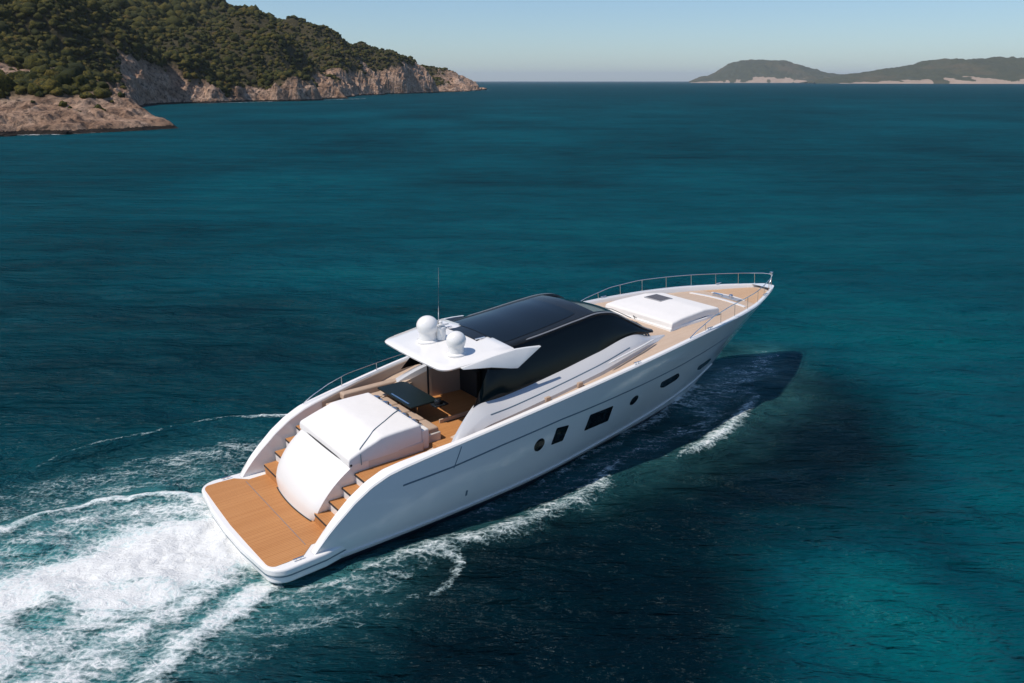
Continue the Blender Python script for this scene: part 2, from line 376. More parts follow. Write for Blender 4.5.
b.l(bb, b.p.inputs['Normal']); b.p.inputs['Specular IOR Level'].default_value = 0; b.p.inputs['Roughness'].default_value = 1
b.p.inputs['Subsurface Weight'].default_value = .25; b.p.inputs['Subsurface Radius'].default_value = (.3, 1.6, 2.2); b.p.inputs['Subsurface Scale'].default_value = 2.2
gl = b.n('ShaderNodeBsdfGlossy'); gl.inputs['Color'].default_value = (.72, .92, 1, 1); b.l(b.math('MULTIPLY_ADD', n_f, .10, .20), gl.inputs['Roughness']); b.l(bb, gl.inputs['Normal'])
fr = b.n('ShaderNodeFresnel'); fr.inputs['IOR'].default_value = 1.333; b.l(bb, fr.inputs['Normal'])
ms = b.n('ShaderNodeMixShader'); b.l(b.math('MINIMUM', b.math('MULTIPLY', fr.outputs[0], .26), .065), ms.inputs[0])
b.l(b.p.outputs[0], ms.inputs[1]); b.l(gl.outputs[0], ms.inputs[2]); b.l(ms.outputs[0], b.out.inputs['Surface'])
sea = mesh_np('sea', np.stack([X, Y, Hs], -1).reshape(-1, 3), grid_faces(len(gx), len(gy)), M_sea, attrs={'shoal_shade': np.clip(shoal_shade, 0, 1), 'aerated': An})
tag(sea, 'dark teal sea with small ripples and paler shallow patches', 'sea', kind='structure')

# foam: its own lumpy sheet lying on the water, only where there is foam
fx = np.arange(-19, 14, .085); fy = np.arange(12.5, 37, .085)
X, Y = np.meshgrid(fx, fy, indexing='ij')
vw1 = fbm(X*.06, Y*.06, 2)-.5; vw2 = fbm(X*.05+50, Y*.07, 2)-.5
D, A, H = foam_fields(X, Y)
xb, yb = w2b(X, Y)
Z = wave_h(X, Y, np.full_like(X, .16)) + wake_shape(X, Y) + .012 + H*(.25+.9*fbm(X*2.2, Y*2.2, 3)) + .05*D**2*fbm(X*6, Y*6, 2)
keep = D > .30
fc = grid_faces(len(fx), len(fy)); kf = keep.ravel()[fc].all(1); fc = fc[kf]
used, inv = np.unique(fc, return_inverse=True)
M_foam = bpy.data.materials.new('sea_foam'); M_foam.use_nodes = True; b = NB(M_foam)
b.p.inputs['Roughness'].default_value = .8; b.p.inputs['Specular IOR Level'].default_value = .2
an = -BH
dn = b.attr('foam_amount'); v = b.coord((.30, 1.1, 1), rot=(0,0,-BH-.10)); v2 = b.coord((.8, 1, 1), rot=(0,0,-BH))
f1 = b.noise(v, 3.6, 9, .70, .7); f2 = b.noise(v2, 12, 6, .72, .9)
vo = b.n('ShaderNodeTexVoronoi', feature='DISTANCE_TO_EDGE'); vo.inputs['Scale'].default_value = 5.2; b.l(b.mix(.35, v2, b.n('ShaderNodeTexNoise').outputs[1]), vo.inputs['Vector'])
wpn = b.n('ShaderNodeTexNoise'); wpn.inputs['Scale'].default_value = 2.2; wpn.inputs['Detail'].default_value = 5; b.l(v2, wpn.inputs['Vector'])
vadd = b.n('ShaderNodeVectorMath', operation='MULTIPLY_ADD'); vadd.inputs[1].default_value = (.55,.55,.55); b.l(wpn.outputs[1], vadd.inputs[0]); b.l(v2, vadd.inputs[2]); b.l(vadd.outputs[0], vo.inputs['Vector'])
lace = b.math('SUBTRACT', 1, b.math('MULTIPLY', vo.outputs[0], 3.2), clamp=True)
nn = b.math('ADD', b.math('MULTIPLY', f1, .52), b.math('MULTIPLY', f2, .33)); nn = b.math('ADD', nn, b.math('MULTIPLY', lace, .09)); nn = b.math('ADD', nn, .03)
# threshold falls as density rises
thr = b.math('MULTIPLY_ADD', dn, -.36, .665)
al = b.math('DIVIDE', b.math('SUBTRACT', nn, thr), .21); al = b.math('ADD', al, 0, clamp=True)
milk = b.n('ShaderNodeMapRange'); milk.interpolation_type = 'SMOOTHSTEP'; milk.inputs[1].default_value = .62; milk.inputs[2].default_value = 1.25; b.l(dn, milk.inputs[0])
streaks = b.noise(b.coord((.16, 1.5, 1), rot=(0,0,-BH-.22)), 2.6, 7, .62, .5)
mk = b.math('MULTIPLY', milk.outputs[0], b.math('MULTIPLY_ADD', streaks, 3.0, -.5, clamp=True))
af = b.math('ADD', b.math('POWER', al, 1.2), mk, clamp=True)
b.l(af, b.p.inputs['Alpha'])
b.l(b.mix(b.math('MAXIMUM', al, b.math('MULTIPLY', mk, .7)), (.36,.60,.62), (.78,.80,.80)), b.p.inputs['Base Color'])
b.l(b.bump(nn, 1, .13), b.p.inputs['Normal'])
foam = mesh_np('wake_foam', np.stack([X, Y, Z], -1).reshape(-1, 3)[used], inv.reshape(-1, 4), M_foam, attrs={'foam_amount': D.ravel()[used]})
tag(foam, 'white churned foam of the wake trailing behind and beside the motor yacht', 'foam', kind='stuff')

# ------------------------------------------------------------------ headland
COAST = [(-420,150),(-260,176),(-160,186),(-126,184),(-120,194),(-106,198),(-95,212),(-90,223),(-101,238),(-128,262),(-150,300),(-176,380),(-192,440),(-186,466),(-176,484),(-160,505),(-140,545),(-120,590),(-113,606),(-118,622),(-138,660),(-146,700),(-136,740),(-124,800),(-108,860),(-88,920),(-70,975),(-62,1040),(-54,1110),(-48,1160),(-47,1195),(-60,1230),(-120,1290),(-300,1400),(-700,1450),(-1100,1300),(-1100,150)]
def poly_sd(X, Y, P):
    d = np.full(X.shape, 1e9); ins = np.zeros(X.shape, bool); n = len(P)
    for i in range(n):
        ax, ay = P[i]; bx, by = P[(i+1) % n]; dx, dy = bx-ax, by-ay
        t = np.clip(((X-ax)*dx+(Y-ay)*dy)/(dx*dx+dy*dy), 0, 1); d = np.minimum(d, np.hypot(X-ax-t*dx, Y-ay-t*dy))
        c = ((ay > Y) != (by > Y)) & (X < (bx-ax)*(Y-ay)/(by-ay+1e-9)+ax); ins ^= c
    return np.where(ins, d, -d)
RP = np.array([(-1000,500,150),(-520,640,150),(-400,700,140),(-330,760,138),(-262,830,122),(-215,900,88),(-165,960,50),(-110,1030,20),(-78,1090,17),(-60,1140,10),(-50,1180,5)], float)
def terrain(X, Y):
    wob = 1
    sd0 = poly_sd(X+13*(fbm(X*.022, Y*.022, 4)-.5)*2*np.clip((Y-180)/250, .2, 1.6), Y+18*(fbm(X*.022+9, Y*.022+4, 4)-.5)*2*np.clip((Y-180)/250, .15, 1.5), COAST)
    # hill body: ridge line falling away on both sides
    best = np.full(X.shape, -1e9)
    for i in range(len(RP)-1):
        ax, ay, az = RP[i]; bx, by, bz = RP[i+1]; dx, dy = bx-ax, by-ay
        t = np.clip(((X-ax)*dx+(Y-ay)*dy)/(dx*dx+dy*dy), 0, 1); d = np.hypot(X-ax-t*dx, Y-ay-t*dy)
        z = az+(bz-az)*t - .30*np.maximum(np.sqrt(d*d+900)-30, 0)
        best = np.maximum(best, z)
    rg = fbm(X*.008+2, Y*.008, 4, ridged=True)
    hill = best + (rg-.55)*26*np.clip(best/60, .1, 1)
    # spur slopes: rise from the coast
    sdp = np.maximum(sd0, 0)
    low = sstep(330, 200, Y)   # the low rocky spit near the camera
    cr = fbm(X*.05, Y*.05, 5, .55, True); cf = fbm(X*.17+.6*cr, Y*.17, 6, .66, True)
    cliffh = (9+35*sstep(.25, .8, fbm(X*.011+4, Y*.011, 3)))*(1-low) + low*(1.8+1.6*cf)
    run = 16*(1-low)+4*low
    prof = cliffh*(1-np.exp(-sdp/run)) + np.maximum(sdp-8, 0)*(.42*(1-low)+low*.13) + low*np.maximum(sdp-48, 0)*.30
    hill = np.maximum(hill, 9+.10*np.minimum(sdp, 120))*1.
    hill = np.where(Y > 1000, np.minimum(hill, np.maximum(best+4, 1)), hill)
    k_ = 9.; hh_ = np.clip(.5+.5*(hill-prof)/k_, 0, 1); z = hill*(1-hh_)+prof*hh_-k_*hh_*(1-hh_)*np.clip(sdp/30, 0, 1)
    rockm = np.exp(-np.maximum(sdp-2, 0)/30)
    z = z + (cr-.5)*np.clip(sdp/6, 0, 1)*(15*rockm+2.5)*(1-.80*low)*(1-.65*sstep(820,1000,Y)) + (cf-.5)*np.clip(sdp/2.5, 0, 1)*(7.5*rockm+.5)*(1-.25*low)
    z = z*(1-low*(1-np.clip((-83-X)/42, .20, 1)))
    z = z + np.sin((z+2*cr)*2*math.pi/2.6)*.40*rockm*np.clip(sdp/3, 0, 1) + np.sin((z+3*cr)*2*math.pi/7)*.8*rockm*(1-low)*np.clip(sdp/6, 0, 1)
    z = z*(1-.30*sstep(800, 960, Y)*(1-.6*sstep(1060, 1150, Y)))
    z = np.where(sd0 < 0, -1.5+np.maximum(sd0, -3)*.8, np.maximum(z, 0)*1+.1*np.minimum(sd0,3)-.3)
    return z, sd0, cliffh, low
tx = np.concatenate([np.arange(-1050, -420, 9.), np.arange(-420, -230, 3.2), np.arange(-230, -85, 1.1), np.arange(-85, -30, 2.)])
ty = np.concatenate([np.arange(140, 178, 2.), np.arange(178, 270, .7), np.arange(270, 520, 1.7), np.arange(520, 760, 2.4), np.arange(760, 1220, 3.2), np.arange(1220, 1500, 12.)])
X, Y = np.meshgrid(tx, ty, indexing='ij'); Z, SD, CLH, LOW = terrain(X, Y)
GX = np.gradient(Z, tx, axis=0); GY = np.gradient(Z, ty, axis=1); SL = np.hypot(GX, GY)
line = CLH*.66 + 15*(fbm(X*.03+40, Y*.03, 4)-.5)*2 + 1
line = np.where(LOW > .5, 8.5+5*(fbm(X*.03+40, Y*.03, 4)-.5), line)
scar = fbm(X*.022+70, Y*.022+11, 4, .6)
veg = sstep(-2, 3, Z-line)*sstep(4, 12, SD)*(1-sstep(.66, .72, scar)*sstep(60, 20, Z))
tipm = sstep(-96, -80, X)*sstep(1000, 1040, Y); veg *= 1-.85*tipm*sstep(.35, .5, fbm(X*.04, Y*.04, 3))
veg = np.clip(veg, 0, 1)
M_rock = mat('coast_rock', (.4,.3,.24), .9, spec=.2); b = NB(M_rock)
v = b.coord(); vg = b.attr('veg')
r1 = b.noise(b.coord((1,1,1.6)), .09, 8, .65, .4); r2 = b.noise(v, .55, 8, .7, .2)
rc = b.ramp(r1, [(.30, (.22,.13,.08)), (.44, (.48,.30,.20)), (.56, (.66,.44,.31)), (.75, (.74,.56,.44))])
rc = b.mix(b.ramp(r2, [(.36, (.95,.95,.95)), (.52, (0,0,0))]), rc, (.10,.075,.062))
sp = b.n('ShaderNodeSeparateXYZ'); b.l(v, sp.inputs[0])
wet = b.ramp(b.math('ADD', sp.outputs['Z'], b.math('MULTIPLY_ADD', r2, 1.6, -.8)), [(0, (1,1,1)), (.95, (1,1,1)), (1, (0,0,0))])
wetf = b.math('LESS_THAN', b.math('ADD', sp.outputs['Z'], b.math('MULTIPLY_ADD', r2, 1.6, -.8)), .9)
rc = b.mix(wetf, rc, (.045,.036,.03))
sc = b.mix(r2, (.05,.045,.02), (.12,.10,.05))
b.l(b.mix(vg, rc, sc), b.p.inputs['Base Color']); b.l(b.bump(r2, 1, 2.2, b.bump(r1, 1, 7)), b.p.inputs['Normal'])
head = mesh_np('headland', np.stack([X, Y, Z], -1).reshape(-1, 3), grid_faces(len(tx), len(ty)), M_rock, smooth=False, attrs={'veg': veg})
tag(head, 'steep rocky headland with pink-beige cliffs under green scrub', 'headland', kind='structure')

# maquis bushes, merged in one mass
def ico(sub):
    bm = bmesh.new(); bmesh.ops.create_icosphere(bm, subdivisions=sub, radius=1)
    c = np.array([v.co[:] for v in bm.verts]); f = np.array([[v.index for v in q.verts] for q in bm.faces]); bm.free(); return c, f
def bush_variants(sub, k):
    c, f = ico(sub); out = []
    for i in range(k):
        o = rng.random(3)*50
        d = np.array([mn.fractal(Vector(p*1.5+o), .8, 2.1, 4) for p in c])
        q = c*(1+.55*d)[:, None]; q[:, 2] = q[:, 2]*.78+.3; out.append(q)
    return out, f
def scatter(n, region, size, sub, name, dens=1.):
    x0, x1, y0, y1 = region
    V, f = bush_variants(sub, 12)
    px = rng.uniform(x0, x1, n); py = rng.uniform(y0, y1, n)
    ix = np.clip(np.searchsorted(tx, px)-1, 0, len(tx)-2); iy = np.clip(np.searchsorted(ty, py)-1, 0, len(ty)-2)
    u = (px-tx[ix])/(tx[ix+1]-tx[ix]); v_ = (py-ty[iy])/(ty[iy+1]-ty[iy])
    z = (Z[ix, iy]*(1-u)+Z[ix+1, iy]*u)*(1-v_)+(Z[ix, iy+1]*(1-u)+Z[ix+1, iy+1]*u)*v_
    vg_ = veg[ix, iy]; ok = (vg_ > rng.random(n)*.8+.12) | ((rng.random(n) < .07) & (SD[ix, iy] > 12) & (z > 4))
    # only slopes that can be seen: towards the sea or the camera
    px, py, z, vg_ = px[ok], py[ok], z[ok], vg_[ok]; m = len(px)
    s = size[0]+(size[1]-size[0])*rng.random(m)**2; s *= .55+.45*vg_
    s *= np.where(rng.random(m) < .08, 1.5, 1)
    rot = rng.random(m)*6.28; vi = rng.integers(0, len(V), m); nv = len(V[0])
    P = np.array(V)[vi]; c_, s_ = np.cos(rot)[:, None], np.sin(rot)[:, None]
    co = np.stack([(P[..., 0]*c_-P[..., 1]*s_)*s[:, None]+px[:, None], (P[..., 0]*s_+P[..., 1]*c_)*s[:, None]+py[:, None], P[..., 2]*s[:, None]*(.8+.4*rng.random(m))[:, None]+z[:, None]-.1*s[:, None]], -1).reshape(-1, 3)
    fc = (f[None]+(np.arange(m)*nv)[:, None, None]).reshape(-1, 3)
    return co, fc, np.repeat(rng.random(m), nv)
M_bush = mat('scrub_leaves', (.06,.07,.02), .85, spec=.15); b = NB(M_bush)
tn = b.attr('tone'); n1 = b.noise(b.coord(), .02, 3); n2 = b.noise(b.coord(), 1.6, 5, .7)
c1 = b.ramp(tn, [(0, (.020,.028,.006)), (.35, (.060,.062,.010)), (.7, (.115,.098,.014)), (.92, (.16,.12,.020)), (1, (.18,.11,.03))])
c1 = b.mix(b.math('MULTIPLY', n1, .5), c1, (.065,.058,.010)); 
b.l(b.mix(b.ramp(n2, [(.38,(1,1,1)),(.6,(0,0,0))]), c1, (.016,.022,.009)), b.p.inputs['Base Color']); b.l(b.bump(n2, 1, .6), b.p.inputs['Normal'])
parts = [scatter(13000, (-260, -100, 215, 520), (.9, 2.4), 2, 'a'), scatter(9000, (-430, -230, 300, 800), (1.8, 4.0), 1, 'b'),
         scatter(16000, (-260, -60, 500, 1180), (1.2, 2.7), 1, 'c'), scatter(16000, (-700, -230, 500, 1050), (2, 4.4), 1, 'd'), scatter(1500, (-230, -120, 200, 330), (.6, 1.6), 1, 'e')]
off = 0; CO, FC, TN = [], [], []
for c_, f_, t_ in parts: CO.append(c_); FC.append(f_+off); TN.append(t_); off += len(c_)
scrub = mesh_np('scrub', np.concatenate(CO), np.concatenate(FC), M_bush, smooth=True, attrs={'tone': np.concatenate(TN)})
tag(scrub, 'dense olive green scrub covering the headland slopes', 'scrub', kind='stuff')

# rocks standing in the water off the spit
def boulder(x, y, r, h, seed, label):
    bm = bmesh.new(); bmesh.ops.create_icosphere(bm, subdivisions=4, radius=1)
    for v in bm.verts:
        d = mn.fractal(v.co*1.4+Vector((seed, seed*2, 0)), .9, 2.1, 5); v.co *= 1+.45*d; v.co = Vector((v.co.x*r, v.co.y*r*.7, v.co.z*h))
    o = bm_obj('boulder', bm, M_rock, smooth=False); o.location = (x, y, h*.15); tag(o, label, 'boulder'); return o
boulder(-108.5, 196.5, 1.3, 1.0, 1.3, 'small pale boulder in the water just off the near rocky spit')
boulder(-101.0, 216.5, 3.2, .6, 5.1, 'low flat rock awash at the outer end of the near rocky spit')
boulder(-120.5, 190.5, 3.0, .5, 9.7, 'long low rock awash in front of the near spit at far left')
boulder(-43.0, 1192, 5.5, 3.2, 4.2, 'dark rock in the sea at the very tip of the headland')
# thin foam where the swell breaks against the rocks
V, Fq, Dq = [], [], []
for (a, c) in (((-124,191),(-112,195.5)), ((-110,194.5),(-101,212)), ((-99.5,218),(-96,213)), ((-178,478),(-150,514)), ((-136,542),(-108,606)), ((-62,975),(-46,1150)), ((-46,1185),(-30,1200))):
    n = 40
    for k in range(n+1):
        t = k/n; x = a[0]+(c[0]-a[0])*t; y = a[1]+(c[1]-a[1])*t; wd = (.6+1.6*abs(math.sin(k*.7+a[0]))*random.random())*max(1, y/260)
        V += [(x+1.2, y-wd*1.5, .09), (x-1.5, y+wd, .09)]; Dq += [.5, .78]
        if k: i = len(V); Fq.append((i-4, i-2, i-1, i-3))
M_sfoam = mat('shore_foam', (.62,.66,.66), .8); b = NB(M_sfoam); b.l(b.ramp(b.noise(b.coord((.6,1,1)), .5, 6, .7), [(.48,(0,0,0)),(.60,(.8,.8,.8))]), b.p.inputs['Alpha'])
so = mesh_np('shore_foam', V, Fq, M_sfoam); tag(so, 'thin line of white wash along the foot of the headland rocks', 'foam', kind='stuff')

# ------------------------------------------------------------------ far coast
def far_hill(name, xs, ys, hts, depth, label, seed):
    """ridge heights along a far shoreline"""
    n = 300; m = 46; u = np.linspace(0, 1, n); vv = np.linspace(0, 1, m)
    fx_ = np.interp(u, np.linspace(0, 1, len(xs)), xs); fy_ = np.interp(u, np.linspace(0, 1, len(ys)), ys); hh = np.array([smooth_ip(q, np.linspace(0, 1, len(hts)), hts) for q in u])
    U, Vv = np.meshgrid(u, vv, indexing='ij'); hU = np.interp(U, u, hh)
    FX = np.interp(U, u, fx_)*(1+Vv*depth/6000); FY = np.interp(U, u, fy_)+Vv*depth
    nz = fbm(FX*.004+seed, FY*.0025, 5, .55, True); n2 = fbm(FX*.02+seed, FY*.01, 4)
    prof = np.clip(.10*sstep(0, .05, Vv)+.90*np.sin(np.clip(Vv*1.15, 0, 1)*math.pi/2)**1.1, 0, 1)
    ZZ = hU*prof*(.82+.36*nz*np.sin(Vv*math.pi)) + (16*(n2-.5)+10*(fbm(FX*.05+seed, FY*.03, 4)-.5))*sstep(0, .15, Vv)-1.0
    ZZ[:, 0] = -3; ZZ[:, -1] = -3
    cl = (1-sstep(.02, .16, Vv+.3*(n2-.5)))*sstep(.2, .5, fbm(U*22+seed, Vv*0, 3)+.18)
    return mesh_np(name, np.stack([FX, FY, ZZ], -1).reshape(-1, 3), grid_faces(n, m), M_far, attrs={'bare': np.clip(cl, 0, 1)})
M_far = mat('far_hillside', (.05,.06,.03), .9, spec=.1); b = NB(M_far); n1 = b.noise(b.coord((1,1,2)), .02, 6, .7); n2 = b.noise(b.coord(), .004, 5)
g = b.mix(n1, (.028,.038,.022), (.090,.092,.055)); g = b.mix(b.ramp(n2, [(.5,(0,0,0)),(.7,(.6,.6,.6))]), g, (.13,.10,.06))
rk = b.mix(n1, (.22,.16,.12), (.44,.35,.28)); ba = b.attr('bare'); bm_ = b.math('GREATER_THAN', b.math('ADD', ba, b.math('MULTIPLY_ADD', n1, .8, -.4)), .66)
b.l(b.mix(bm_, g, rk), b.p.inputs['Base Color']); b.l(b.bump(n1, 1, 8), b.p.inputs['Normal'])
h1 = far_hill('far_island', [1270, 1420, 1640, 1900, 2150, 2450, 2800], [5900, 5900, 5850, 5750, 5600, 5400, 5300], [4, 44, 62, 140, 172, 168, 160, 118, 72, 60, 95, 120, 100], 900, '', 3)
tag(h1, 'low hazy hill on the horizon left of the larger far ridge', 'hill', kind='structure')
h2 = far_hill('far_ridge', [1560, 1730, 1950, 2180, 2420, 2800, 3200], [4200, 4080, 3950, 3800, 3700, 3600, 3600], [3, 24, 48, 72, 96, 122, 132, 134, 132, 138, 140, 150, 150], 1100, '', 8)
tag(h2, 'larger scrub covered ridge with sandy cliffs on the right horizon', 'hill', kind='structure')

# ------------------------------------------------------------------ the yacht
yacht = bpy.data.objects.new('motor_yacht', None); col.objects.link(yacht); yacht.location = (BX, BY, 0); yacht.rotation_euler = (0, 0, BH)
tag(yacht, 'long white motor yacht with black glass roof and teak decks speeding through the water', 'yacht')
P = yacht
# hull shell, both sides in one mesh
xs_ = list(np.concatenate([np.linspace(1.62, 4.3, 22), np.linspace(4.5, 25, 90)]))
qs = [0, .06, .10, .16, .24, .32, .40, .48, .56, .62, .68, .74, .80, .86, .92, .96, 1]
bm = bmesh.new()
def hull_rows(sgn):
    rows = []
    S = np.linspace(0, 1, 110)**.92
    below = [(-.55, 0.0), (-.5, .78), (-.25, .93)]
    for (zz, fr) in below:
        xe = 20.1+1.2*zz; rows.append([(1.7+(xe-1.7)*s, sgn*fr*float(smooth_ip(max(20.1-(1.7+(xe-1.7)*s), 0), dW, bW))*(1 if s < 1 else 0), zz) for s in S])
    for q in qs:
        # find stem end for this level
        xe = 22.
        for _ in range(30): xe = xend(q*zs(min(xe, 25)))
        xe = min(xe, 25.0 if q < 1 else 25.0)
        row = []
        for s in S:
            x = 1.62+(xe-1.62)*s; zt = ztop(x); z = max(q*zt, 0) if q > 0 else 0.
            row.append((x, sgn*(hull_b(x, z) if s < 1 else 0), z))
        rows.append(row)
    return rows
for sgn in (1, -1): loft(bm, hull_rows(sgn))
hull = bm_obj('hull', bm, M_gel, P, angle=50)
# knuckle groove, chine strip and boot line on each side
def side_strip(name, m, zf, x0, x1, hgt, off, n=90, ends=True):
    for sgn in (1, -1):
        bm = bmesh.new(); rows = []
        for i in range(n+1):
            x = x0+(x1-x0)*i/n; z = zf(x); h = hgt(i/n) if callable(hgt) else hgt
            pr = []
            for dz, o in ((-h/2, -.02), (-h/2, off), (h/2, off), (h/2, -.02)):
                pr.append((x, sgn*(hull_b(x, z+dz)+o), z+dz))
            rows.append(pr)
        loft(bm, rows, True, True, True); bm_obj(name, bm, m, hull)
def zgroove(x): return ip(x, [4.2, 5.7, 7.4, 9.7, 12.5, 14.2, 16.1, 19, 22, 23.5], [1.88, 2.0, 2.21, 2.42, 2.50, 2.53, 2.57, 2.75, 2.95, 3.1])
side_strip('groove_line', M_groove, zgroove, 4.2, 23.4, .05, .006)
side_strip('boot_stripe', M_boot, lambda x: .02, 1.7, 19.6, .22, .012)
side_strip('spray_rail', M_gel, lambda x: ip(x, [1.7, 8, 14, 19, 21], [.26, .30, .42, .75, 1.05]), 1.8, 20.6, .07, .05)
# short diagonal gate seam
for sgn in (1, -1):
    bm = bmesh.new(); rows = []
    for i in range(9):
        t = i/8; x = 5.78+.25*t; z = 1.95+.62*t; rows.append([(x-.015, sgn*(hull_b(x, z)+.004), z), (x+.015, sgn*(hull_b(x, z)+.004), z), (x+.015, sgn*(hull_b(x, z)-.02), z), (x-.015, sgn*(hull_b(x, z)-.02), z)])
    loft(bm, rows, True, True, True); bm_obj('gate_seam', bm, M_groove, hull)
# hull windows
def hull_window(corn, name, mt, rnd=.08, off=.012, r_seg=4):
    """corn: (x,z) polygon on the hull side"""
    for sgn in (-1, 1):
        bm = bmesh.new(); pts = []; n = len(corn)
        for i in range(n):
            p0, p1, p2 = Vector(corn[i-1]), Vector(corn[i]), Vector(corn[(i+1) % n]); a = p1+(p0-p1).normalized()*min(rnd, (p0-p1).length*.45); c = p1+(p2-p1).normalized()*min(rnd, (p2-p1).length*.45)
            for k in range(r_seg+1): t = k/r_seg; pts.append(a*(1-t)**2+p1*2*t*(1-t)+c*t*t)
        cx = sum(p.x for p in pts)/len(pts); cz = sum(p.y for p in pts)/len(pts)
        def ringv(sc, o): return [bm.verts.new((cx+(p.x-cx)*sc, sgn*(hull_b(cx+(p.x-cx)*sc, cz+(p.y-cz)*sc)+o), cz+(p.y-cz)*sc)) for p in pts]
        rings = [ringv(1.0, -.02), ringv(1.0, off), ringv(.93, off), ringv(.90, off-.006), ringv(.5, off-.006)]
        for A_, B_ in zip(rings, rings[1:]):
            for k in range(len(A_)): bm.faces.new((A_[k], A_[(k+1) % len(A_)], B_[(k+1) % len(A_)], B_[k]))
        c0 = bm.verts.new((cx, sgn*(hull_b(cx, cz)+off-.006), cz))
        for k in range(len(pts)): bm.faces.new((rings[-1][k], rings[-1][(k+1) % len(pts)], c0))
        bm_obj(name, bm, mt, hull)
def circ(cx, cz, rx, rz, n=14): return [(cx+rx*math.cos(2*math.pi*k/n), cz+rz*math.sin(2*math.pi*k/n)) for k in range(n)]
hull_window(circ(8.95, 1.72, .21, .24), 'porthole', M_glass)
hull_window([(9.50, 1.52), (10.02, 1.50), (10.12, 2.08), (9.58, 2.14)], 'hull_window', M_glass, .05)
hull_window([(11.02, 1.52), (12.28, 1.47), (12.24, 2.12), (11.08, 2.15)], 'hull_window', M_glass, .05)
hull_window(circ(13.52, 1.90, .22, .20), 'porthole', M_glass)
hull_window([(15.15, 1.88), (15.5, 1.75), (16.3, 1.82), (16.45, 1.95), (16.2, 2.18), (15.05, 2.15)], 'hull_window', M_glass, .10)
hull_window([(18.12, 1.66), (18.55, 1.50), (19.3, 1.52), (19.5, 1.68), (19.1, 1.88), (18.05, 1.87)], 'hull_window', M_glass, .10)
hull_window([(6.30, .78), (6.36, .78), (6.36, .98), (6.30, .98)], 'vent', M_groove, .02)

# swim platform
def plat_outline(g=0.):
    pts = []
    def arc(cx, cy, r, a0, a1, n=8):
        for k in range(n+1): a = a0+(a1-a0)*k/n; pts.append((cx+r*math.cos(a), cy+r*math.sin(a)))
    pts.append((3.5, -2.60+g)); pts.append((2.7, -2.72+g)); pts.append((1.9, -2.90+g)); arc(.92, -2.38, .56-g, -math.pi/2, -math.pi+.08)
    for t in (.25, .5, .75): pts.append((.30+g-.10*math.sin(math.pi*t), -2.3+4.6*t))
    arc(.92, 2.38, .56-g, math.pi-.08, math.pi/2); pts.append((1.9, 2.90-g)); pts.append((2.7, 2.72-g)); pts.append((3.5, 2.60-g)); return pts
bm = bmesh.new(); slab(bm, plat_outline(), lambda x, y: .62, lambda x, y: .40); plat = bm_obj('swim_platform', bm, M_gel, P, bevel=.06, seg=4)
bm = bmesh.new(); slab(bm, plat_outline(.05), lambda x, y: .41, lambda x, y: .16); bm_obj('platform_skirt', bm, M_gel, plat, bevel=.07, seg=4)
bm = bmesh.new(); slab(bm, plat_outline(.012), lambda x, y: .415, lambda x, y: .385); bm_obj('rubbing_strip', bm, M_groove, plat)
bm = bmesh.new()
tp = [(3.2, -2.28), (1.75, -2.28), (1.4, -2.62), (.95, -2.66)] + [(.66-.20*math.sin(a), -2.38-.28*math.cos(a)) for a in np.linspace(.2, 1.5, 5)] + [(.42, -1.2), (.39, 0), (.42, 1.2)] + [(.66-.20*math.sin(a), 2.38+.28*math.cos(a)) for a in np.linspace(1.5, .2, 5)] + [(.95, 2.66), (1.4, 2.62), (1.75, 2.28), (3.2, 2.28)]
slab(bm, tp, lambda x, y: .632, lambda x, y: .60); bm_obj('teak_deck', bm, M_teak, plat, smooth=False)
# seam where the platform lifts, and the pop-up cleat
bm = bmesh.new(); box(bm, 1.62, 1.635, -2.2, 2.2, .6, .6345); bm_obj('hinge_seam', bm, M_groove, plat)
for sgn in (-1, 1):
    bm = bmesh.new(); box(bm, 1.05, 1.35, sgn*2.74-.02, sgn*2.74+.02, .67, .70); box(bm, 1.12, 1.16, sgn*2.74-.015, sgn*2.74+.015, .61, .68); box(bm, 1.24, 1.28, sgn*2.74-.015, sgn*2.74+.015, .61, .68)
    bm_obj('cleat', bm, M_steel, plat, bevel=.01)
# underwater stern body under the platform
bm = bmesh.new(); box(bm, 1.0, 2.2, -2.35, 2.35, -.5, .2); bm_obj('stern_body', bm, M_gel, hull, bevel=.2, seg=3)

# wings and bulwarks: inner skin + cap, one mesh per side
def winner(x):  # inner edge of the cap
    return hull_b(x, ztop(x)) - ip(x, [1.62, 2.6, 3.8, 4.6, 6, 12, 20, 24.6], [.24, .36, .40, .34, .21, .19, .19, .16])
def deckz(x): # walking deck height beside the bulwark
    return ip(x, [1.6, 2.2, 3.9, 5.2, 7.3, 9, 14, 17, 25], [.62, .62, 1.95, 2.0, zs(7.3)-.34, zs(9)-.28, zs(14)-.15, zs(17)-.12, zs(25)-.10])
for sgn in (1, -1):
    bm = bmesh.new(); rows = []
    for x in list(np.linspace(1.62, 4.3, 24))+list(np.linspace(4.5, 24.55, 80)):
        zt = ztop(x); o = hull_b(x, zt); i_ = max(winner(x), .02); zb = min(deckz(x), zt)-.12
        if x < 2.3: zb = .5
        rows.append([(x, sgn*(o-.004), zt-.05), (x, sgn*(o+.012), zt-.01), (x, sgn*(o-.02), zt+.035), (x, sgn*(i_+.03), zt+.035), (x, sgn*i_, zt), (x, sgn*(i_-.01), zb)])
    loft(bm, rows); bm_obj('bulwark', bm, M_gel, hull, angle=40)
# bow nose block
bm = bmesh.new()
rows = [[(x, s_*(hull_b(x, zs(x))+.01), zs(x)+.035) for s_ in (1, .5, 0, -.5, -1)] for x in np.linspace(24.3, 24.98, 8)]
loft(bm, rows); bm_obj('bow_cap', bm, M_gel, hull)

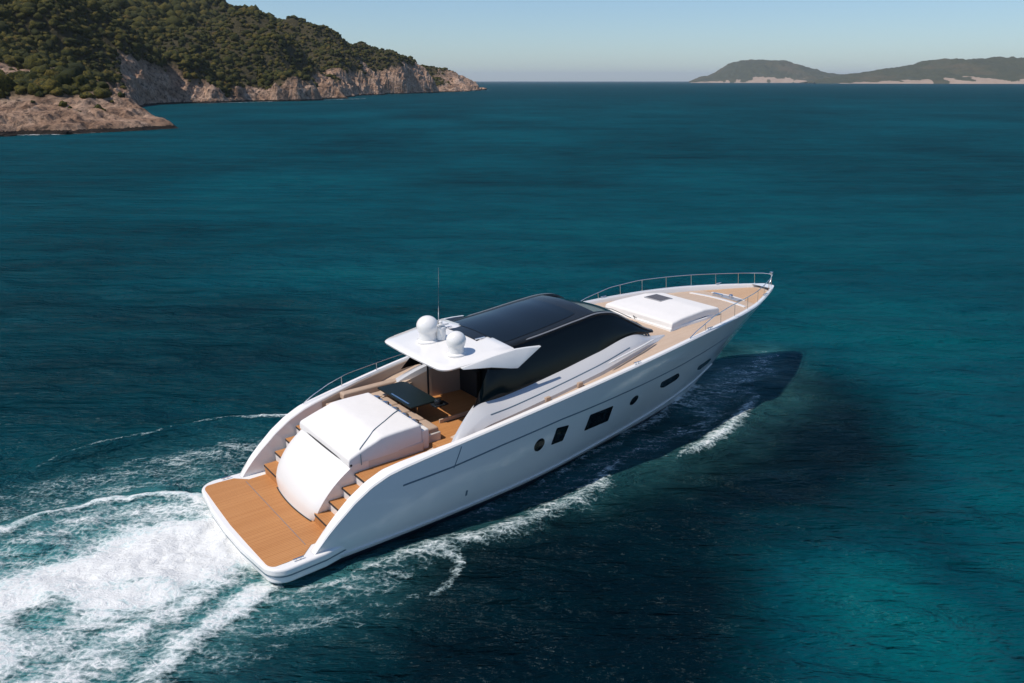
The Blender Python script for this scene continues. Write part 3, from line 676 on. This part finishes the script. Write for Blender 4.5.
# decks -------------------------------------------------------------
def deck_sheet(name, m, x0, x1, y0f, y1f, zf, n=60, mats=None, thick=.0):
    for sgn in (1, -1):
        bm = bmesh.new(); rows = []
        for i in range(n+1):
            x = x0+(x1-x0)*i/n; a, c = y0f(x), y1f(x); rows.append([(x, sgn*(a+(c-a)*k/5), zf(x, a+(c-a)*k/5)) for k in range(6)])
        loft(bm, rows); bm_obj(name, bm, m, P)
camber = lambda x, y: deckz(x)+.06*(1-(y/max(hbS(x), .3))**2)*min(1, max(0, (x-10)/5))
deck_sheet('side_deck', M_teak2, 5.2, 16.0, lambda x: 2.0, lambda x: winner(x)+.0, camber, 60)
bm = bmesh.new(); rows = []
for i in range(70):
    x = 14.0+(24.35-14.0)*i/69; wv = max(winner(x), .03); rows.append([(x, wv*k/6, camber(x, wv*k/6)+.003) for k in range(-6, 7)])
loft(bm, rows); fdeck = bm_obj('foredeck', bm, M_teak2, P)
# bow fittings: warmer-toned forward teak panel, white dividers, hatch, windlass
bm = bmesh.new(); rows = []
for i in range(20):
    x = 22.05+(24.1-22.05)*i/19; wv = max(winner(x)-.12, .03); rows.append([(x, wv*k/4, camber(x, wv*k/4)+.010) for k in range(-4, 5)])
loft(bm, rows); bm_obj('bow_panel', bm, M_teak3, fdeck)
def deck_bar(name, x, hw, wdt, m, h=.02, bow=.35):
    bm = bmesh.new(); rows = []
    for k in range(-8, 9):
        y = hw*k/8; xx = x-bow*(k/8)**2; zc = camber(xx, y); rows.append([(xx-wdt, y, zc+.004), (xx-wdt, y, zc+h), (xx+wdt, y, zc+h), (xx+wdt, y, zc+.004)])
    loft(bm, rows, True, True, True); bm_obj(name, bm, m, fdeck)
deck_bar('white_divider', 21.35, 1.42, .07, M_gel, .03, .1)
deck_bar('white_divider', 22.1, .85, .035, M_gel, .03, .1)
bm = bmesh.new(); box(bm, 21.62, 21.98, -.75, .55, camber(21.8, 0)+.005, camber(21.8, 0)+.03); bm_obj('anchor_locker', bm, M_grey, fdeck, bevel=.01)
bm = bmesh.new(); box(bm, 21.66, 21.80, .1, .55, camber(21.7, 0)+.03, camber(21.7, 0)+.10); lathe(bm, [(.09, 0), (.09, .12), (.06, .15), (0, .16)], (21.8, -.3, camber(21.8, 0)+.03), 16); bm_obj('windlass', bm, M_steel, fdeck, bevel=.01)
for sgn in (1, -1):
    for xx in (22.9, 17.3, 13.0):
        z_ = ztop(xx)+.035; y_ = sgn*(hull_b(xx, ztop(xx))-.08); bm = bmesh.new(); tube(bm, [(xx-.16, y_, z_+.07), (xx+.16, y_, z_+.07)], .018); tube(bm, [(xx-.06, y_, z_), (xx-.06, y_, z_+.07)], .014); tube(bm, [(xx+.06, y_, z_), (xx+.06, y_, z_+.07)], .014); bm_obj('cleat', bm, M_steel, P)

# cockpit floor, liner
bm = bmesh.new(); slab(bm, [(3.55, -2.38), (5, -2.5), (9.6, -2.6), (9.6, 2.6), (5, 2.5), (3.55, 2.38)], lambda x, y: 1.93, lambda x, y: 1.7)
bm_obj('cockpit_floor', bm, M_teak, P, smooth=False)
for sgn in (1, -1):
    bm = bmesh.new(); rows = []
    for x in np.linspace(4.5, 9.5, 30):
        i_ = winner(x)-.012; rows.append([(x, sgn*i_, ztop(x)-.03), (x, sgn*(i_-.02), ztop(x)-.05), (x, sgn*min(i_-.05, hull_b(x, 1.9)-.1), 1.93)])
    loft(bm, rows); bm_obj('bulwark_liner', bm, M_liner, P)
    bm = bmesh.new(); rows = []
    for x in np.linspace(6.6, 9.5, 20):
        ly_ = ip(x, [6.5, 8.2, 9.5], [2.56, 2.05, 1.95]); rows.append([(x, sgn*(ly_-.24), ip(x, [6.6, 8.2, 9.5], [2.3, 2.95, 3.1])), (x, sgn*(ly_-.27), 1.93)])
    loft(bm, rows); bm_obj('cockpit_liner', bm, M_liner, P)
# stairs down to the platform on both sides: four steps each
for sgn in (1, -1):
    st = bpy.data.objects.new('side_stairs', None); col.objects.link(st); st.parent = P
    for k in range(4):
        x0 = 2.30+.39*k; z0 = .64+.32*(k+1) if k < 3 else 1.915; y1 = ip(x0, [2.2, 4], [2.33, 2.46])
        bm = bmesh.new(); box(bm, x0, x0+.55, sgn*1.3, sgn*y1, .5, z0-.03); bm_obj('riser', bm, M_gel if k else M_teak, st)
        bm = bmesh.new(); box(bm, x0-.015, x0+.50, sgn*1.32, sgn*(y1-.01), z0-.03, z0); bm_obj('tread', bm, M_teak, st, bevel=.008)
        bm = bmesh.new(); box(bm, x0-.03, x0-.005, sgn*1.4, sgn*(y1-.02), z0-.07, z0-.012); bm_obj('step_edge', bm, M_rubber, st)
# garage door: the curved white transom
bm = bmesh.new(); rows = []
zt_ = lambda t: ip(t, [0, .15, .35, .6, .8, 1], [.64, .86, 1.2, 1.66, 2.0, 2.22])
for i in range(21):
    t = i/20; z = ip(t, [0, 1], [.64, 2.22]); xc = float(smooth_ip(z, [.64, 1.05, 1.42, 1.88, 2.22], [2.14, 2.22, 2.44, 2.88, 3.36])); hw = float(smooth_ip(z, [.64, .85, 1.1, 1.5, 2.22], [1.22, 1.40, 1.50, 1.58, 1.66]))
    rows.append([(xc+.10*abs(k/10)**2*(1-.5*t)+(.05 if abs(k) == 10 else 0), hw*k/10+(0 if abs(k) < 10 else 0), z-(.015 if abs(k) == 10 else 0)) for k in range(-10, 11)])
V_ = loft(bm, rows)
# sides and back
for e in (0, -1):
    for i in range(20):
        a, c = rows[i][e], rows[i+1][e]; bm.faces.new([bm.verts.new(q) for q in (a, c, (3.9, c[1], c[2]), (3.9, a[1], a[2]))])
bm_obj('transom_door', bm, M_door, P, angle=40)
bm = bmesh.new(); tube(bm, [(2.13+.10*abs(k/10)**2, 1.22*k/10, .65) for k in range(-10, 11)], .018, 6); bm_obj('door_seal', bm, M_rubber, P)
# base box under the sunpad
bm = bmesh.new(); box(bm, 3.45, 5.75, -1.62, 1.62, 1.8, 2.24); bm_obj('sunpad_base', bm, M_deckwhite, P, bevel=.05)
# sunpad: two cushions with soft rounded edges
def pad(name, outline_rows, m, parent, sub=2):
    bm = bmesh.new(); loft(bm, outline_rows, True, True, True); return bm_obj(name, bm, m, parent, sub=sub, angle=180)
def soft_pad(name, x0, x1, hw0, hw1, zt, thick, m, parent, rnd=.12, ya=None, nose=0, crown=.02, floor=None):
    """grid top with rounded rim; zt(x) top height; ya: (ymin,ymax) overrides"""
    bm = bmesh.new(); nx, ny = 26, 26; rows = []
    def edge(s):  # drop toward rim
        d = min(s, 1-s); return d
    L = x1-x0; 
    for i in range(nx+1):
        s = i/nx; x = x0+L*s; hw = hw0+(hw1-hw0)*s
        lo, hi = (ya if ya else (-hw, hw)); row = []
        for k in range(ny+1):
            t = k/ny; t2 = .5-.5*math.cos(math.pi*t); s2 = .5-.5*math.cos(math.pi*s)
            xx = x0+L*s2; hw_ = hw0+(hw1-hw0)*s2; lo, hi = (ya if ya else (-hw_, hw_)); yy = lo+(hi-lo)*t2
            dx = min(xx-x0, x1-xx); dy = min(yy-lo, hi-yy)
            def rr(d): d = min(d, rnd); return rnd-math.sqrt(max(rnd*rnd-(rnd-d)**2, 0))
            # rounded plan corners
            cxn = 0
            if dx < rnd*1.5 and dy < rnd*1.5:
                cxn = 0
            z = zt(xx)-min(rr(dx)+rr(dy), thick)+crown*math.sin(math.pi*t2)*math.sin(math.pi*s2)
            row.append((xx, yy, z))
        rows.append(row)
    V_ = loft(bm, rows)
    rim = [V_[0][k] for k in range(ny+1)]+[V_[i][ny] for i in range(1, nx+1)]+[V_[nx][k] for k in range(ny-1, -1, -1)]+[V_[i][0] for i in range(nx-1, 0, -1)]
    low_ = [bm.verts.new((v.co.x, v.co.y, zt(v.co.x)-thick if floor is None else floor)) for v in rim]
    for k in range(len(rim)): bm.faces.new((rim[k], rim[(k+1) % len(rim)], low_[(k+1) % len(rim)], low_[k]))
    bm.faces.new(low_[::-1])
    return bm_obj(name, bm, m, parent, angle=60)
ztp = lambda x: float(smooth_ip(x, [3.28, 3.8, 4.28, 4.36, 4.5, 5.65], [2.40, 2.58, 2.73, 2.76, 2.77, 2.79]))
soft_pad('sunpad', 3.29, 5.68, 1.66, 1.60, ztp, .40, M_cush, P, .065, floor=2.16)
# seam strap across the sunpad and the piping line between the halves
bm = bmesh.new(); sp_ = [(5.70, -.30), (5.4, -.46), (4.9, -.80), (4.46, -1.06), (4.0, -1.36), (3.70, -1.55)]
for i in range(len(sp_)-1):
    for k in range(4): pass
pts = [(float(np.interp(t, range(6), [p[0] for p in sp_])), float(np.interp(t, range(6), [p[1] for p in sp_]))) for t in np.linspace(0, 5, 26)]
tube(bm, [(x, y, ztp(x)+.022) for x, y in pts]+[(3.66, -1.66, ztp(3.66)-.10), (3.66, -1.68, ztp(3.66)-.40)], .014, 6); bm_obj('strap', bm, M_groove, P)
bm = bmesh.new(); tube(bm, [(3.30+.05*abs(k/10)**2, 1.67*k/10, 2.20) for k in range(-10, 11)], .035, 8); bm_obj('pad_gap_seal', bm, M_rubber, P)
# backrest bench forward of the sunpad, table and seats
bm = bmesh.new(); box(bm, 5.72, 5.98, -1.55, 1.75, 1.9, 2.55); bm_obj('wet_bar', bm, M_gel, P, bevel=.04)
bm = bmesh.new()
for k in range(5):
    y = -1.25+.6*k; box(bm, 5.76, 5.94, y, y+.5, 2.55, 2.60)
    lathe(bm, [(.10, 0), (.11, .03), (.07, .06), (0, .07)], (5.85, y+.25, 2.6), 14)
bm_obj('bar_fittings', bm, M_steel, P, bevel=.01)
def cushion(x0, x1, y0, y1, z, th, m): return soft_pad('cockpit_cushion', x0, x1, 0, 0, lambda x: z, th, m, P, .06, ya=(y0, y1))
bm = bmesh.new(); box(bm, 6.0, 6.55, -1.3, 1.9, 1.9, 2.2); bm_obj('aft_bench', bm, M_deckwhite, P, bevel=.03)
for k in range(4): cushion(6.02, 6.5, -1.25+.78*k, -1.25+.78*k+.74, 2.36, .16, M_beige)
# dark table
bm = bmesh.new(); slab(bm, [(6.30, .02), (7.22, .02), (7.34, .2), (7.34, 2.0), (7.22, 2.2), (6.30, 2.2)], lambda x, y: 2.60, lambda x, y: 2.54); tb = bm_obj('cockpit_table', bm, M_tabletop, P, bevel=.015)
bm = bmesh.new(); box(bm, 6.36, 6.42, .3, 1.4, 2.602, 2.612); bm_obj('table_trim', bm, M_steel, tb)
for y in (.6, 1.6):
    bm = bmesh.new(); tube(bm, [(6.85, y, 1.93), (6.85, y, 2.54)], .05, 14); bm_obj('leg', bm, M_steel, tb)
bm = bmesh.new(); box(bm, 7.0, 7.5, -.32, .02, 2.50, 2.56); lathe(bm, [(.12, 0), (.12, .1), (.08, .16), (0, .17)], (7.2, -.14, 2.56), 14); bm_obj('grill_box', bm, M_blackgel, P, bevel=.02)
# step edge and hatch frame on the cockpit floor
bm = bmesh.new(); box(bm, 7.15, 8.35, -.30, -.24, 1.93, 2.06); bm_obj('floor_ledge', bm, M_teak2, P, bevel=.01)
bm = bmesh.new(); box(bm, 7.3, 9.2, -.33, -.31, 1.93, 1.94); bm_obj('floor_seam', bm, M_rubber, P)
# side seats against port bulwark
bm = bmesh.new(); box(bm, 4.6, 9.0, 2.05, 2.62, 1.93, 2.32); bm_obj('port_side_bench', bm, M_teak2, P, bevel=.03)
soft_pad('port_backrest', 5.2, 8.0, 0, 0, lambda x: 2.52, .2, M_beige, P, .05, ya=(2.5, 2.8))
# starboard coaming steps beside the sunpad
bm = bmesh.new(); box(bm, 5.2, 6.2, -2.62, -2.0, 1.9, 2.1); box(bm, 5.8, 6.6, -2.72, -2.0, 1.9, 2.3); bm_obj('deck_steps', bm, M_teak, P, bevel=.01)
for yy, xx in ((1.64, 7.95), (2.30, 8.12)):
    bm = bmesh.new(); tube(bm, [(xx, yy, 1.93), (xx, yy, 4.36)], .035, 12); lathe(bm, [(.075, 0), (.075, .02), (.04, .03)], (xx, yy, 1.93), 16); bm_obj('hardtop_post', bm, M_blackgel, P)

# superstructure ------------------------------------------------------
LX = [6.0, 7.3, 8.3, 9.05, 10.7, 12.5, 14.3, 15.0, 15.6]
LZ = [2.72, 3.10, 3.12, 3.19, 3.40, 3.67, 3.88, 3.76, 3.70]
LY = [2.45, 2.10, 2.08, 2.08, 2.05, 2.0, 1.85, 1.75, 1.6]
def low_line(x): return ip(x, LX, LY), float(smooth_ip(x, LX, LZ))
# white coaming between deck and side windows, its shade put into the colour
for sgn in (1, -1):
    bm = bmesh.new(); rows = []
    ca = 6.05 if sgn < 0 else 7.2
    for x in np.linspace(ca, 15.9, 80):
        ly, lz = low_line(max(x, 6.0)); oy = ip(x, [5.5, 7, 9, 12, 14, 15.3, 15.9], [2.66, 2.72, 2.74, 2.66, 2.42, 2.1, 1.9]); dz = camber(x, oy)-.02
        if x < ca+1.3: ly2, lz2 = low_line(ca+1.3); lz = ip(x, [ca, ca+1.3], [dz+.03, lz2]); ly = ip(x, [ca, ca+1.3], [2.60, ly2])
        if x > 14.6: lz = ip(x, [14.6, 15.9], [lz, dz+.04]); ly = ip(x, [14.6, 15.9], [ly, 1.85])
        kz = dz+(lz-dz)*.62; ky = oy-(oy-ly)*.34
        rows.append([(x, sgn*oy, dz), (x, sgn*(oy-.02), dz+(lz-dz)*.30), (x, sgn*ky, kz), (x, sgn*(ky-.03), kz+.03), (x, sgn*(ly+.02), lz-.01), (x, sgn*(ly-.04), lz+.015), (x, sgn*(ly-.16), lz-.02), (x, sgn*(ly-.2), dz-.5)])
    crease = [(r_[2][0], r_[2][1]+sgn*.004, r_[2][2]+.004) for r_ in rows[12:62]]
    loft(bm, rows); cm = bm_obj('coaming', bm, M_shadegel, P, angle=32)
    bm = bmesh.new(); tube(bm, crease, .016, 6); bm_obj('crease_line', bm, M_groove, cm)
    bm = bmesh.new(); tube(bm, [(x, sgn*(ip(x, [5.5, 7, 9, 12, 14, 15.3, 15.9], [2.66, 2.72, 2.74, 2.66, 2.42, 2.1, 1.9])-.02+.03), camber(x, 2.4)+ip(x, [12.2, 15.2], [.30, .20])) for x in np.linspace(12.3, 15.0, 16)], [.012]+[.035]*14+[.012], 8); bm_obj('grab_rail', bm, M_gel, cm)
    for xx in (9.6, 10.95):
        bm = bmesh.new(); box(bm, xx-.10, xx+.10, sgn*2.72-.05, sgn*2.72+.05, camber(xx, 2.7), camber(xx, 2.7)+.16); bm_obj('deck_fitting', bm, M_beige, cm, bevel=.02)
# ridge (upper edge of the side windows, with the pillar running to the bow)
RX = [8.2, 8.9, 10.3, 11.8, 12.9, 13.5, 14.2, 15.0, 15.55]
RZ = [4.46, 4.52, 4.63, 4.78, 4.84, 4.74, 4.38, 3.95, 3.72]
RY = [1.62, 1.62, 1.60, 1.56, 1.52, 1.54, 1.60, 1.66, 1.62]
def ridge(x): return float(smooth_ip(x, RX, RY)), float(smooth_ip(x, RX, RZ))
# side glass: ruled between low line and ridge, swept back at the aft end
for sgn in (1, -1):
    bm = bmesh.new(); rows = []
    n = 60
    for i in range(n+1):
        t = i/n; xl = 7.18+(15.35-7.18)*t; xr = 8.3+(15.55-8.3)*t
        ly, lz = low_line(xl); ry, rz = ridge(xr); pr = []
        for k in range(9):
            q = k/8; bul = .05*math.sin(math.pi*q)
            pr.append((xl+(xr-xl)*q, sgn*(ly-.02+(ry-ly+.02)*q+bul), lz-.01+(rz-lz)*q))
        rows.append(pr)
    loft(bm, rows); bm_obj('side_window', bm, M_glass, P, angle=60)
    # glossy roof rail along the ridge
    bm = bmesh.new(); rows = []
    for x in np.linspace(8.3, 15.5, 70):
        ry, rz = ridge(x); wd = ip(x, [8.3, 12, 14, 15.5], [.10, .13, .10, .05])
        rows.append([(x, sgn*(ry+.015), rz-.06), (x, sgn*(ry+.045), rz-.01), (x, sgn*(ry+.0), rz+.05), (x, sgn*(ry-wd), rz+.06), (x, sgn*(ry-wd-.03), rz-.02)])
    loft(bm, rows, True, True, True); rr_ = bm_obj('roof_rail', bm, M_blackgel, P, angle=50)
    bm = bmesh.new(); tube(bm, [(x, sgn*(ridge(x)[0]+.02), ridge(x)[1]+.035) for x in np.linspace(9.6, 15.35, 50)], [.008]+[.022]*48+[.01], 6); bm_obj('ridge_highlight', bm, M_grey, rr_)  # pale grey tube that paints a highlight along the dark rail
# roof: black shell with glass panel, then windscreen
def roof_pt(x, y, up=0):
    ry, rz = ridge(x); q = y/ry; return (x, y, rz+.03+.15*(1-q*q)*ip(x, [8.2, 10, 13, 15], [.9, 1, .8, .5])+up)
bm = bmesh.new(); rows = []
for x in np.linspace(8.3, 12.75, 30):
    ry, _ = ridge(x); rows.append([roof_pt(x, ry*.98*k/12) for k in range(-12, 13)])
loft(bm, rows); bm_obj('roof_shell', bm, M_blackgel, P)
bm = bmesh.new(); rows = []
for x in np.linspace(8.75, 12.1, 26):
    ry, _ = ridge(x); hw = ry*ip(x, [8.7, 9.2, 11.6, 12.1], [.84, .86, .80, .74]); rows.append([roof_pt(x, hw*k/12, .012) for k in range(-12, 13)])
loft(bm, rows); bm_obj('sunroof', bm, M_roofglass, P)
bm = bmesh.new(); rows = []
for i in range(30):
    t = i/29; pr = []
    for k in range(-14, 15):
        s = k/14; a = np.array(roof_pt(12.75, 1.49*s)); ye = 1.72*s; xe_ = 16.05-.85*abs(s)**1.8; e_ = np.array((xe_, ye, camber(xe_, ye)+.05))
        p_ = a*(1-t)+e_*t; p_[2] += .20*math.sin(math.pi*t)*(1-.35*s*s); ry = 1.49+(1.72-1.49)*t; pr.append(tuple(p_))
    rows.append(pr)
loft(bm, rows); bm_obj('windscreen', bm, M_glass, P)
for s0 in (0,):
    pass
# pale lip at the foot of the windscreen
bm = bmesh.new(); tube(bm, [(16.08-.85*abs(s)**1.8, 1.74*s, camber(16, 1.7*s)+.05) for s in np.linspace(-1, 1, 30)], .035, 8); bm_obj('windscreen_base', bm, M_blackgel, P)
for y_, dy_ in ((-.1, -.9), (.1, .9)):
    bm = bmesh.new(); tube(bm, [(16.2, y_, camber(16.2, 0)+.12), (15.6, y_+dy_*.5, 4.05), (15.35, y_+dy_*.95, 4.10)], .014, 6); bm_obj('wiper', bm, M_rubber, P)
# saloon rear wall (dark glass) and inner floor
bm = bmesh.new(); loft(bm, [[(xx, y, z) for y, z in ((-2.5,1.93),(-2.5,2.75),(-2.0,3.15),(-1.55,4.45),(1.55,4.45),(2.0,3.15),(2.5,2.75),(2.5,1.93))] for xx in (9.5, 9.56)], True, True, True); bm_obj('saloon_door', bm, M_glass, P)
bm = bmesh.new(); box(bm, 9.3, 9.48, .7, 2.3, 1.93, 2.9); bm_obj('galley_cabinet', bm, M_dark, P, bevel=.03)
bm = bmesh.new(); rows = [[(x, 2.1+.25*math.sin((x-8.2)*1.2), z) for z in (1.93, 2.35, 2.55)] for x in np.linspace(8.2, 9.4, 10)]; loft(bm, rows); bm_obj('curved_side_panel', bm, M_beige, P)

# hardtop wing
HO = []
def harc(cx, cy, r, a0, a1, n=7):
    for k in range(n+1): a = a0+(a1-a0)*k/n; HO.append((cx+r*math.cos(a), cy+r*math.sin(a)))
harc(6.75, -1.45, .42, -math.pi/2, -math.pi+.12, 7); HO += [(6.27, -.8), (6.24, 0), (6.27, .8)]; harc(6.75, 1.45, .42, math.pi-.12, math.pi/2, 7)
HO += [(7.5, 1.98), (8.3, 2.02), (8.85, 1.98), (8.85, 1.0), (8.80, 0), (8.85, -1.0), (8.85, -1.98), (8.3, -2.02), (7.5, -1.98)]
hz = lambda x, y: ip(x, [6.2, 8.85], [4.33, 4.60])+.07*(1-(y/2)**2)
bm = bmesh.new()
# grid-filled top for camber
def ins(g): 
    cx, cy = 7.6, 0; return [(cx+(x-cx)*g, cy+(y-cy)*g) for x, y in HO]
ringsT = [[bm.verts.new((x, y, hz(x, y)-(0.03 if gi == 0 else 0))) for x, y in ins(g)] for gi, g in enumerate((1, .975, .8, .5, .2))]
ringsB = [[bm.verts.new((x, y, hz(x, y)-th)) for x, y in ins(g)] for g, th in ((.985, .085), (.9, .13), (.5, .15), (.2, .15))]
n = len(HO)
def bridge(A_, B_):
    for k in range(n): bm.faces.new((A_[k], A_[(k+1) % n], B_[(k+1) % n], B_[k]))
for A_, B_ in zip(ringsT, ringsT[1:]): bridge(A_, B_)
bm.faces.new(ringsT[-1]); bridge(ringsT[0], ringsB[0])
for A_, B_ in zip(ringsB, ringsB[1:]): bridge(A_, B_)
bm.faces.new(ringsB[-1][::-1]); ht = bm_obj('hardtop', bm, M_gel, P, angle=50)
for sgn in (1, -1):
    bm = bmesh.new()
    T = [(6.9, 1.97, 4.36), (8.0, 2.02, 4.50), (8.85, 2.06, 4.56), (9.3, 2.10, 4.54), (9.78, 2.14, 4.50)]; B = [(6.95, 2.0, 4.31), (7.9, 2.08, 4.19), (8.6, 2.14, 4.02), (8.86, 2.15, 3.97), (9.70, 2.15, 4.44)]
    rows = []
    for a, c in zip(T, B): rows.append([(a[0], sgn*a[1], a[2]), (a[0], sgn*(a[1]+.012), a[2]-.012), (c[0], sgn*(c[1]+.012), c[2]+.012), (c[0], sgn*c[1], c[2]), (c[0], sgn*(c[1]-.05), c[2]), (a[0], sgn*(a[1]-.08), a[2])])
    loft(bm, rows, True, True, True); bm_obj('side_fin', bm, M_gel, ht, angle=40)
# satellite domes
def dome(x, y, r, h):
    z = hz(x, y)-.02; bm = bmesh.new()
    prof = [(r*.98, 0), (r*.99, .05), (r*.80, .09), (r*.76, h*.34), (r*.86, h*.42)]+[(r*.98*math.cos(a), h*.62+h*.38*math.sin(a)) for a in np.linspace(-.35, 1.5, 12)]+[(0, h)]
    lathe(bm, prof, (x, y, z), 32); return bm_obj('satellite_dome', bm, M_gel, ht, angle=40)
dome(7.28, .46, .36, .84); dome(7.30, -1.12, .31, .74)
bm = bmesh.new(); z = hz(7.7, .1); lathe(bm, [(.16, 0), (.16, .40), (.12, .44), (0, .45)], (7.62, .22, z), 20); lathe(bm, [(.06, 0), (.06, .14), (0, .17)], (7.62, .22, z+.45), 12); box(bm, 7.45, 7.85, .10, .18, z+.47, z+.52); bm_obj('radar_mast', bm, M_gel, ht, angle=40)
bm = bmesh.new(); tube(bm, [(7.62, .34, z+.4), (7.64, .34, z+1.2), (7.68, .35, z+2.28)], [.016, .013, .008], 8); bm_obj('whip_antenna', bm, M_steel, ht)
for yy, xx in ((.9, 8.3), (-.75, 8.45)):
    bm = bmesh.new(); box(bm, xx-.18, xx+.18, yy-.02, yy+.02, hz(xx, yy)+.03, hz(xx, yy)+.06); tube(bm, [(xx, yy, hz(xx, yy)-.01), (xx, yy, hz(xx, yy)+.05)], .03, 10); bm_obj('horn', bm, M_steel, ht)

# foredeck sunpad on raised base
zpad = lambda x: float(np.interp(x, [16.4, 17.0, 18.5, 19.6], [3.88, 3.95, 4.00, 3.88]))
bm = bmesh.new(); rows = []
for x in np.linspace(16.35, 19.55, 16):
    hw = ip(x, [16, 18.5, 19.55], [1.78, 1.66, 1.45]); rows.append([(x, -hw, camber(x, hw)-.02), (x, -hw+.03, camber(x, hw)+.10), (x, hw-.03, camber(x, hw)+.10), (x, hw, camber(x, hw)-.02)])
loft(bm, rows, True, True, True); fb = bm_obj('foredeck_pad_base', bm, M_gel, P, bevel=.02)
fp = soft_pad('foredeck_sunpad', 16.42, 19.5, 1.74, 1.48, zpad, .27, M_cush, P, .07, crown=.03)
bm = bmesh.new(); box(bm, 17.95, 18.70, .22, 1.10, 3.95, 4.04); bm_obj('deck_hatch', bm, M_grey, P, bevel=.02)
bm = bmesh.new(); box(bm, 18.01, 18.64, .28, 1.04, 4.04, 4.048); bm_obj('hatch_glass', bm, mat('smoked_hatch', (.10, .075, .06), .25), P)
# rails -----------------------------------------------------------------
def rail(name, path, posts, r=.016, h=None):
    bm = bmesh.new(); tube(bm, path, r, 8); o = bm_obj(name, bm, M_steel, P)
    for a, c in posts:
        bm = bmesh.new(); tube(bm, [a, c], .012, 6); bm_obj('rail_post', bm, M_steel, o)
    return o
def rail_xyz(x, sgn, h): return (x, sgn*max(hull_b(x, zs(x))-.10-.02*h, .02), zs(x)+.03+h)
hr = lambda x: ip(x, [16.0, 16.4, 17.6, 19, 24.9], [.02, .16, .42, .52, .50])
for sgn in (1, -1):
    xs2 = list(np.linspace(16.0, 24.75, 46)); path = [rail_xyz(x, sgn, hr(x)) for x in xs2]
    path.append((25.02, sgn*.03, zs(25)+.50))
    posts = [(rail_xyz(x+.05, sgn, 0), rail_xyz(x, sgn, hr(x))) for x in (17.0, 18.1, 19.2, 20.4, 21.6, 22.7, 23.7, 24.4)]
    rl = rail('bow_rail', path, posts)
bm = bmesh.new(); tube(bm, [(24.9, 0, zs(25)+.03), (25.06, 0, zs(25)+.25), (25.03, 0, zs(25)+.52)], .03, 8); box(bm, 24.98, 25.08, -.07, .07, zs(25)+.46, zs(25)+.60); bm_obj('bow_light', bm, M_steel, P, bevel=.01)
ha = lambda x: ip(x, [3.9, 4.3, 4.9, 5.6, 8.6, 9.2], [.02, .17, .30, .36, .16, .02])
for sgn in (1, -1):
    xs2 = list(np.linspace(3.95, 9.15 if sgn > 0 else 7.4, 40)); kk = 1 if sgn > 0 else .6
    path = [(x, sgn*(hull_b(x, ztop(x))-.12), ztop(x)+.03+ha(x)*kk) for x in xs2]
    if sgn < 0: continue
    posts = [((x, sgn*(hull_b(x, ztop(x))-.12), ztop(x)+.02), (x, sgn*(hull_b(x, ztop(x))-.12), ztop(x)+.03+ha(x)*kk)) for x in ((5.4, 6.8, 8.2) if sgn > 0 else (5.5, 6.9))]
    rail('stern_rail', path, posts, .014)

# ------------------------------------------------------------------ haze
M_haze = bpy.data.materials.new('sea_haze'); M_haze.use_nodes = True; t = M_haze.node_tree; t.nodes.remove(t.nodes['Principled BSDF'])
pv = t.nodes.new('ShaderNodeVolumePrincipled'); pv.inputs['Color'].default_value = (.80, .90, 1, 1); pv.inputs['Density'].default_value = 4.5e-5; pv.inputs['Anisotropy'].default_value = .1
t.links.new(pv.outputs[0], t.nodes['Material Output'].inputs['Volume'])
bm = bmesh.new(); box(bm, -17500, 17500, -1200, 34000, -8, 320); hz_ = bm_obj('haze', bm, M_haze, smooth=False); tag(hz_, 'thin pale haze over the sea that fades the far hills', 'haze', kind='stuff')
